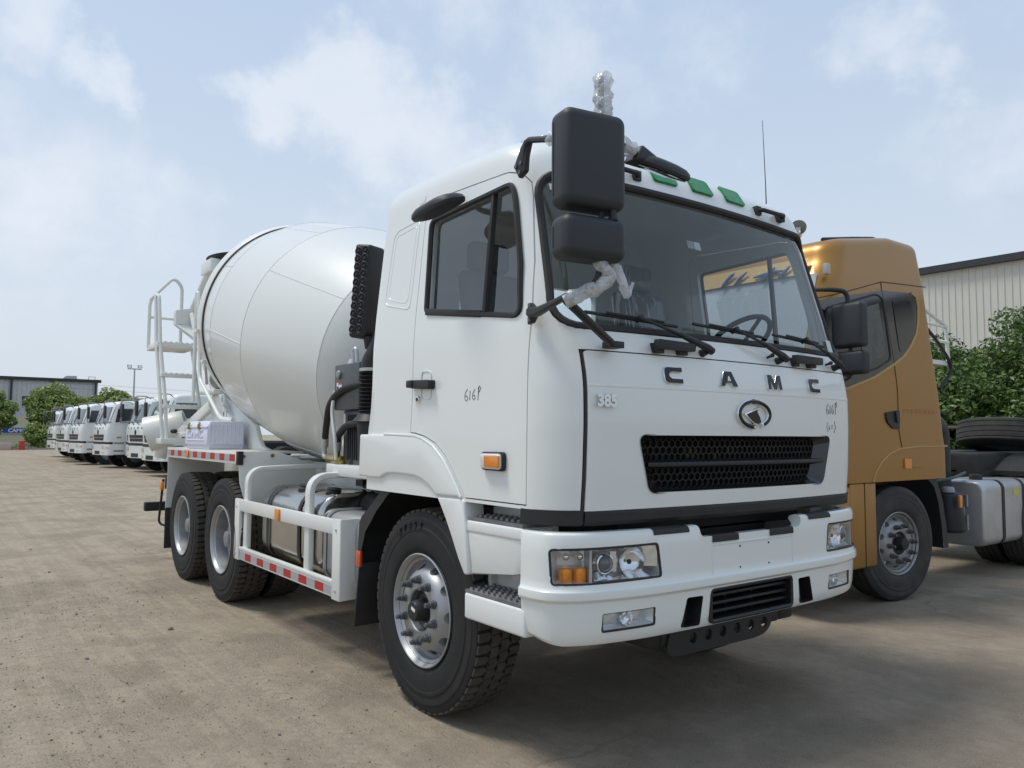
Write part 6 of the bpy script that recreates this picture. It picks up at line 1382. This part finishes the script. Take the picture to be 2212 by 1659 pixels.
def tree(nm, lab, cat, base, h, crown_r, crown_z, nclump, nper, leaf, mat_, seed, squash=.75, group=None, trunk_r=.12, cr=(.25, .5), multi=False):
    rg = np.random.default_rng(seed); root = empty(nm, base); tag(root, lab, cat, group)
    cl_ = []; k = 0
    while k < nclump:
        d = rg.normal(size=3); d /= np.linalg.norm(d); r = rg.uniform(.25, 1.0)**.5; s = rg.uniform(*cr)*crown_r
        x, y, z = d[0]*r*(crown_r-s*.6), d[1]*r*(crown_r-s*.6), crown_z+d[2]*r*(crown_r*squash)
        if z < .3: continue
        cl_.append((x, y, z, s, s*rg.uniform(.6, .85))); k += 1
    V, Fc = foliage(cl_, nper, leaf, rg)
    cm = bpy.data.meshes.new('crown'); cm.from_pydata(V, [], Fc); cm.materials.append(mat_); co_ = bpy.data.objects.new('crown', cm); COL.objects.link(co_); co_.parent = root
    tm = MB(); fk = Vector((0, 0, crown_z-crown_r*squash*.55))
    tm.tube([(0, 0, -.05), (rg.normal()*.05, rg.normal()*.05, fk.z*.5), fk], [trunk_r*1.2, trunk_r, trunk_r*.85], 8)
    for i in range(7):
        c = cl_[rg.integers(len(cl_))]; e = Vector(c[:3]); mid = fk.lerp(e, .5)+Vector((0, 0, .1*crown_r)); tm.tube([fk, mid, e], [trunk_r*.6, trunk_r*.4, trunk_r*.12], 6)
    build('trunk', tm, BARK, root)
    return root
# leafy evergreens on the right
for i, (x, y, h, r, cz, lab) in enumerate(((-7.7, 20.5, 6, 2.2, 2.6, 'leafy evergreen tree right behind the gold cab beside the white rail'), (-4.3, 21.0, 6.3, 2.2, 2.9, 'tallest leafy evergreen tree cut by the right edge'), (-6.2, 18.5, 4.5, 1.9, 1.7, 'low evergreen bush in front of the taller evergreens'), (-3.2, 19.5, 5.8, 2.1, 2.2, 'dense evergreen bush above the spare tyre at the right edge'), (-10.8, 21.0, 5.6, 1.9, 2.0, 'evergreen tree mostly hidden behind the gold truck'))):
    tree('evergreen_tree', lab, 'tree', (x, y, 0), h, r, cz, 84, 620, .075, LEAF_R, 20+i, .95, 'evergreens on the right', .10, (.22, .40))
build_rail = empty('pipe_rail', (-9, 16.5, 0)); tag(build_rail, 'thin rusty pipe rail in front of the evergreen trees', 'railing')
build('rail', MB().tube([(-6, 0, 1.78), (14, 0, 1.80)], .035, 6), mat('rusty_pipe', (.10, .07, .055), .7), build_rail)
for x in (-5, 0, 5, 10): build('post', MB().tube([(x, 0, 0), (x, 0, 1.79)], .03, 6), mat('rusty_pipe', (.10, .07, .055), .7), build_rail)
# trees on the left
for i, (x, y, r, cz, lab) in enumerate(((-82, 6.6, 2.9, 3.7, 'broad spreading tree with a forked trunk left of the truck row'), (-84, 11.8, 2.6, 4.1, 'rounded tree behind the mirrored white cab, right of the broad one'), (-83, 1.2, 2.3, 3.4, 'round tree with a bare trunk at the left edge of the picture'), (-80, 5.2, 1.5, 1.3, 'small bushy tree beside the red barrel'), (-88, 14.6, 1.6, 4.0, 'slender tree nearest the lamp mast'))):
    tree('broadleaf_tree', lab, 'tree', (x, y, 0), 6, r, cz, 46, 330, .16, LEAF_L, 50+i, .72, 'trees on the left', .15, (.25, .42))
hg = MB(); V, Fc = foliage([(-79+rng.normal()*.3, -6+k*.55, .22, .42, .28) for k in range(34)], 160, .10, np.random.default_rng(9)); hm = bpy.data.meshes.new('shrub_bed'); hm.from_pydata(V, [], Fc); hm.materials.append(LEAF_L); ho = bpy.data.objects.new('shrub_bed', hm); COL.objects.link(ho); tag(ho, 'low green shrubs along the far edge of the yard', 'shrubs', kind='stuff')
kb = build('kerb', MB().box(-76.2, -75.9, -40, 14, 0, .14), mat('kerb_concrete', (.30, .26, .23), .8)); kb['kind'] = 'structure'
bd = build('planting_bed', MB().add([(-101, -50, .02), (-76.2, -50, .02), (-76.2, 14, .02), (-101, 14, .02)], [(0, 1, 2, 3)]), mat('soil', (.10, .085, .06), .95)); bd['kind'] = 'structure'
rb = build('red_barrel', MB().lathe([(.30, 0), (.32, .05), (.30, .4), (.32, .45), (.30, .8), (.31, 1.05), (.25, 1.1), (.0001, 1.1)], (0, 0, 0), (0, 0, 1), 20), mat('red_plastic', (.45, .06, .04), .5), loc=(-75.2, 3.25, 0)); rb.scale = (.75, .75, .75); tag(rb, 'red barrel standing at the far kerb under the trees', 'barrel')
pb = build('pink_block', MB().box(-.3, .3, -.45, .45, 0, .6), mat('pink_concrete', (.50, .36, .33), .8), bevel=.03, loc=(-75.3, 2.0, 0)); tag(pb, 'pale pink concrete block at the foot of the left tree', 'block')
# floodlight mast
lm_ = empty('floodlight_mast', (-60, 8.95, 0)); tag(lm_, 'tall slim floodlight mast with two lamp heads', 'lamp post')
build('mast', MB().tube([(0, 0, 0), (0, 0, 6.3)], [.10, .05], 10), mat('galvanised_mast', (.42, .44, .46), .5, .3), lm_)
build('crossbar', MB().box(-.04, .04, -.48, .48, 6.28, 6.36), mat('galvanised_mast', (.42, .44, .46), .5, .3), lm_)
for s in (-1, 1): 
    build('lamp_head', MB().prism([(.14, s*.36-.15, 6.40), (.14, s*.36+.15, 6.40), (.02, s*.36+.15, 6.62), (.02, s*.36-.15, 6.62)], (-.10, 0, 0)), mat('lamp_grey_dark', (.14, .14, .14), .5), lm_)
    build('lamp_glass', MB().prism([(.152, s*.36-.11, 6.42), (.152, s*.36+.11, 6.42), (.036, s*.36+.11, 6.60), (.036, s*.36-.11, 6.60)], (-.01, 0, 0)), mat('lamp_glass', (.7, .7, .66), .2), lm_)
for dz in (0, .5):
    wv = build('overhead_wire', MB().tube([(-88, 8+40*k/10, 6.6-dz-.05*k*k*.1-.1*k) for k in range(11)], .012, 4), RUBBER); tag(wv, ('upper' if dz == 0 else 'lower')+' thin overhead wire sagging away right of the left warehouse', 'wire')
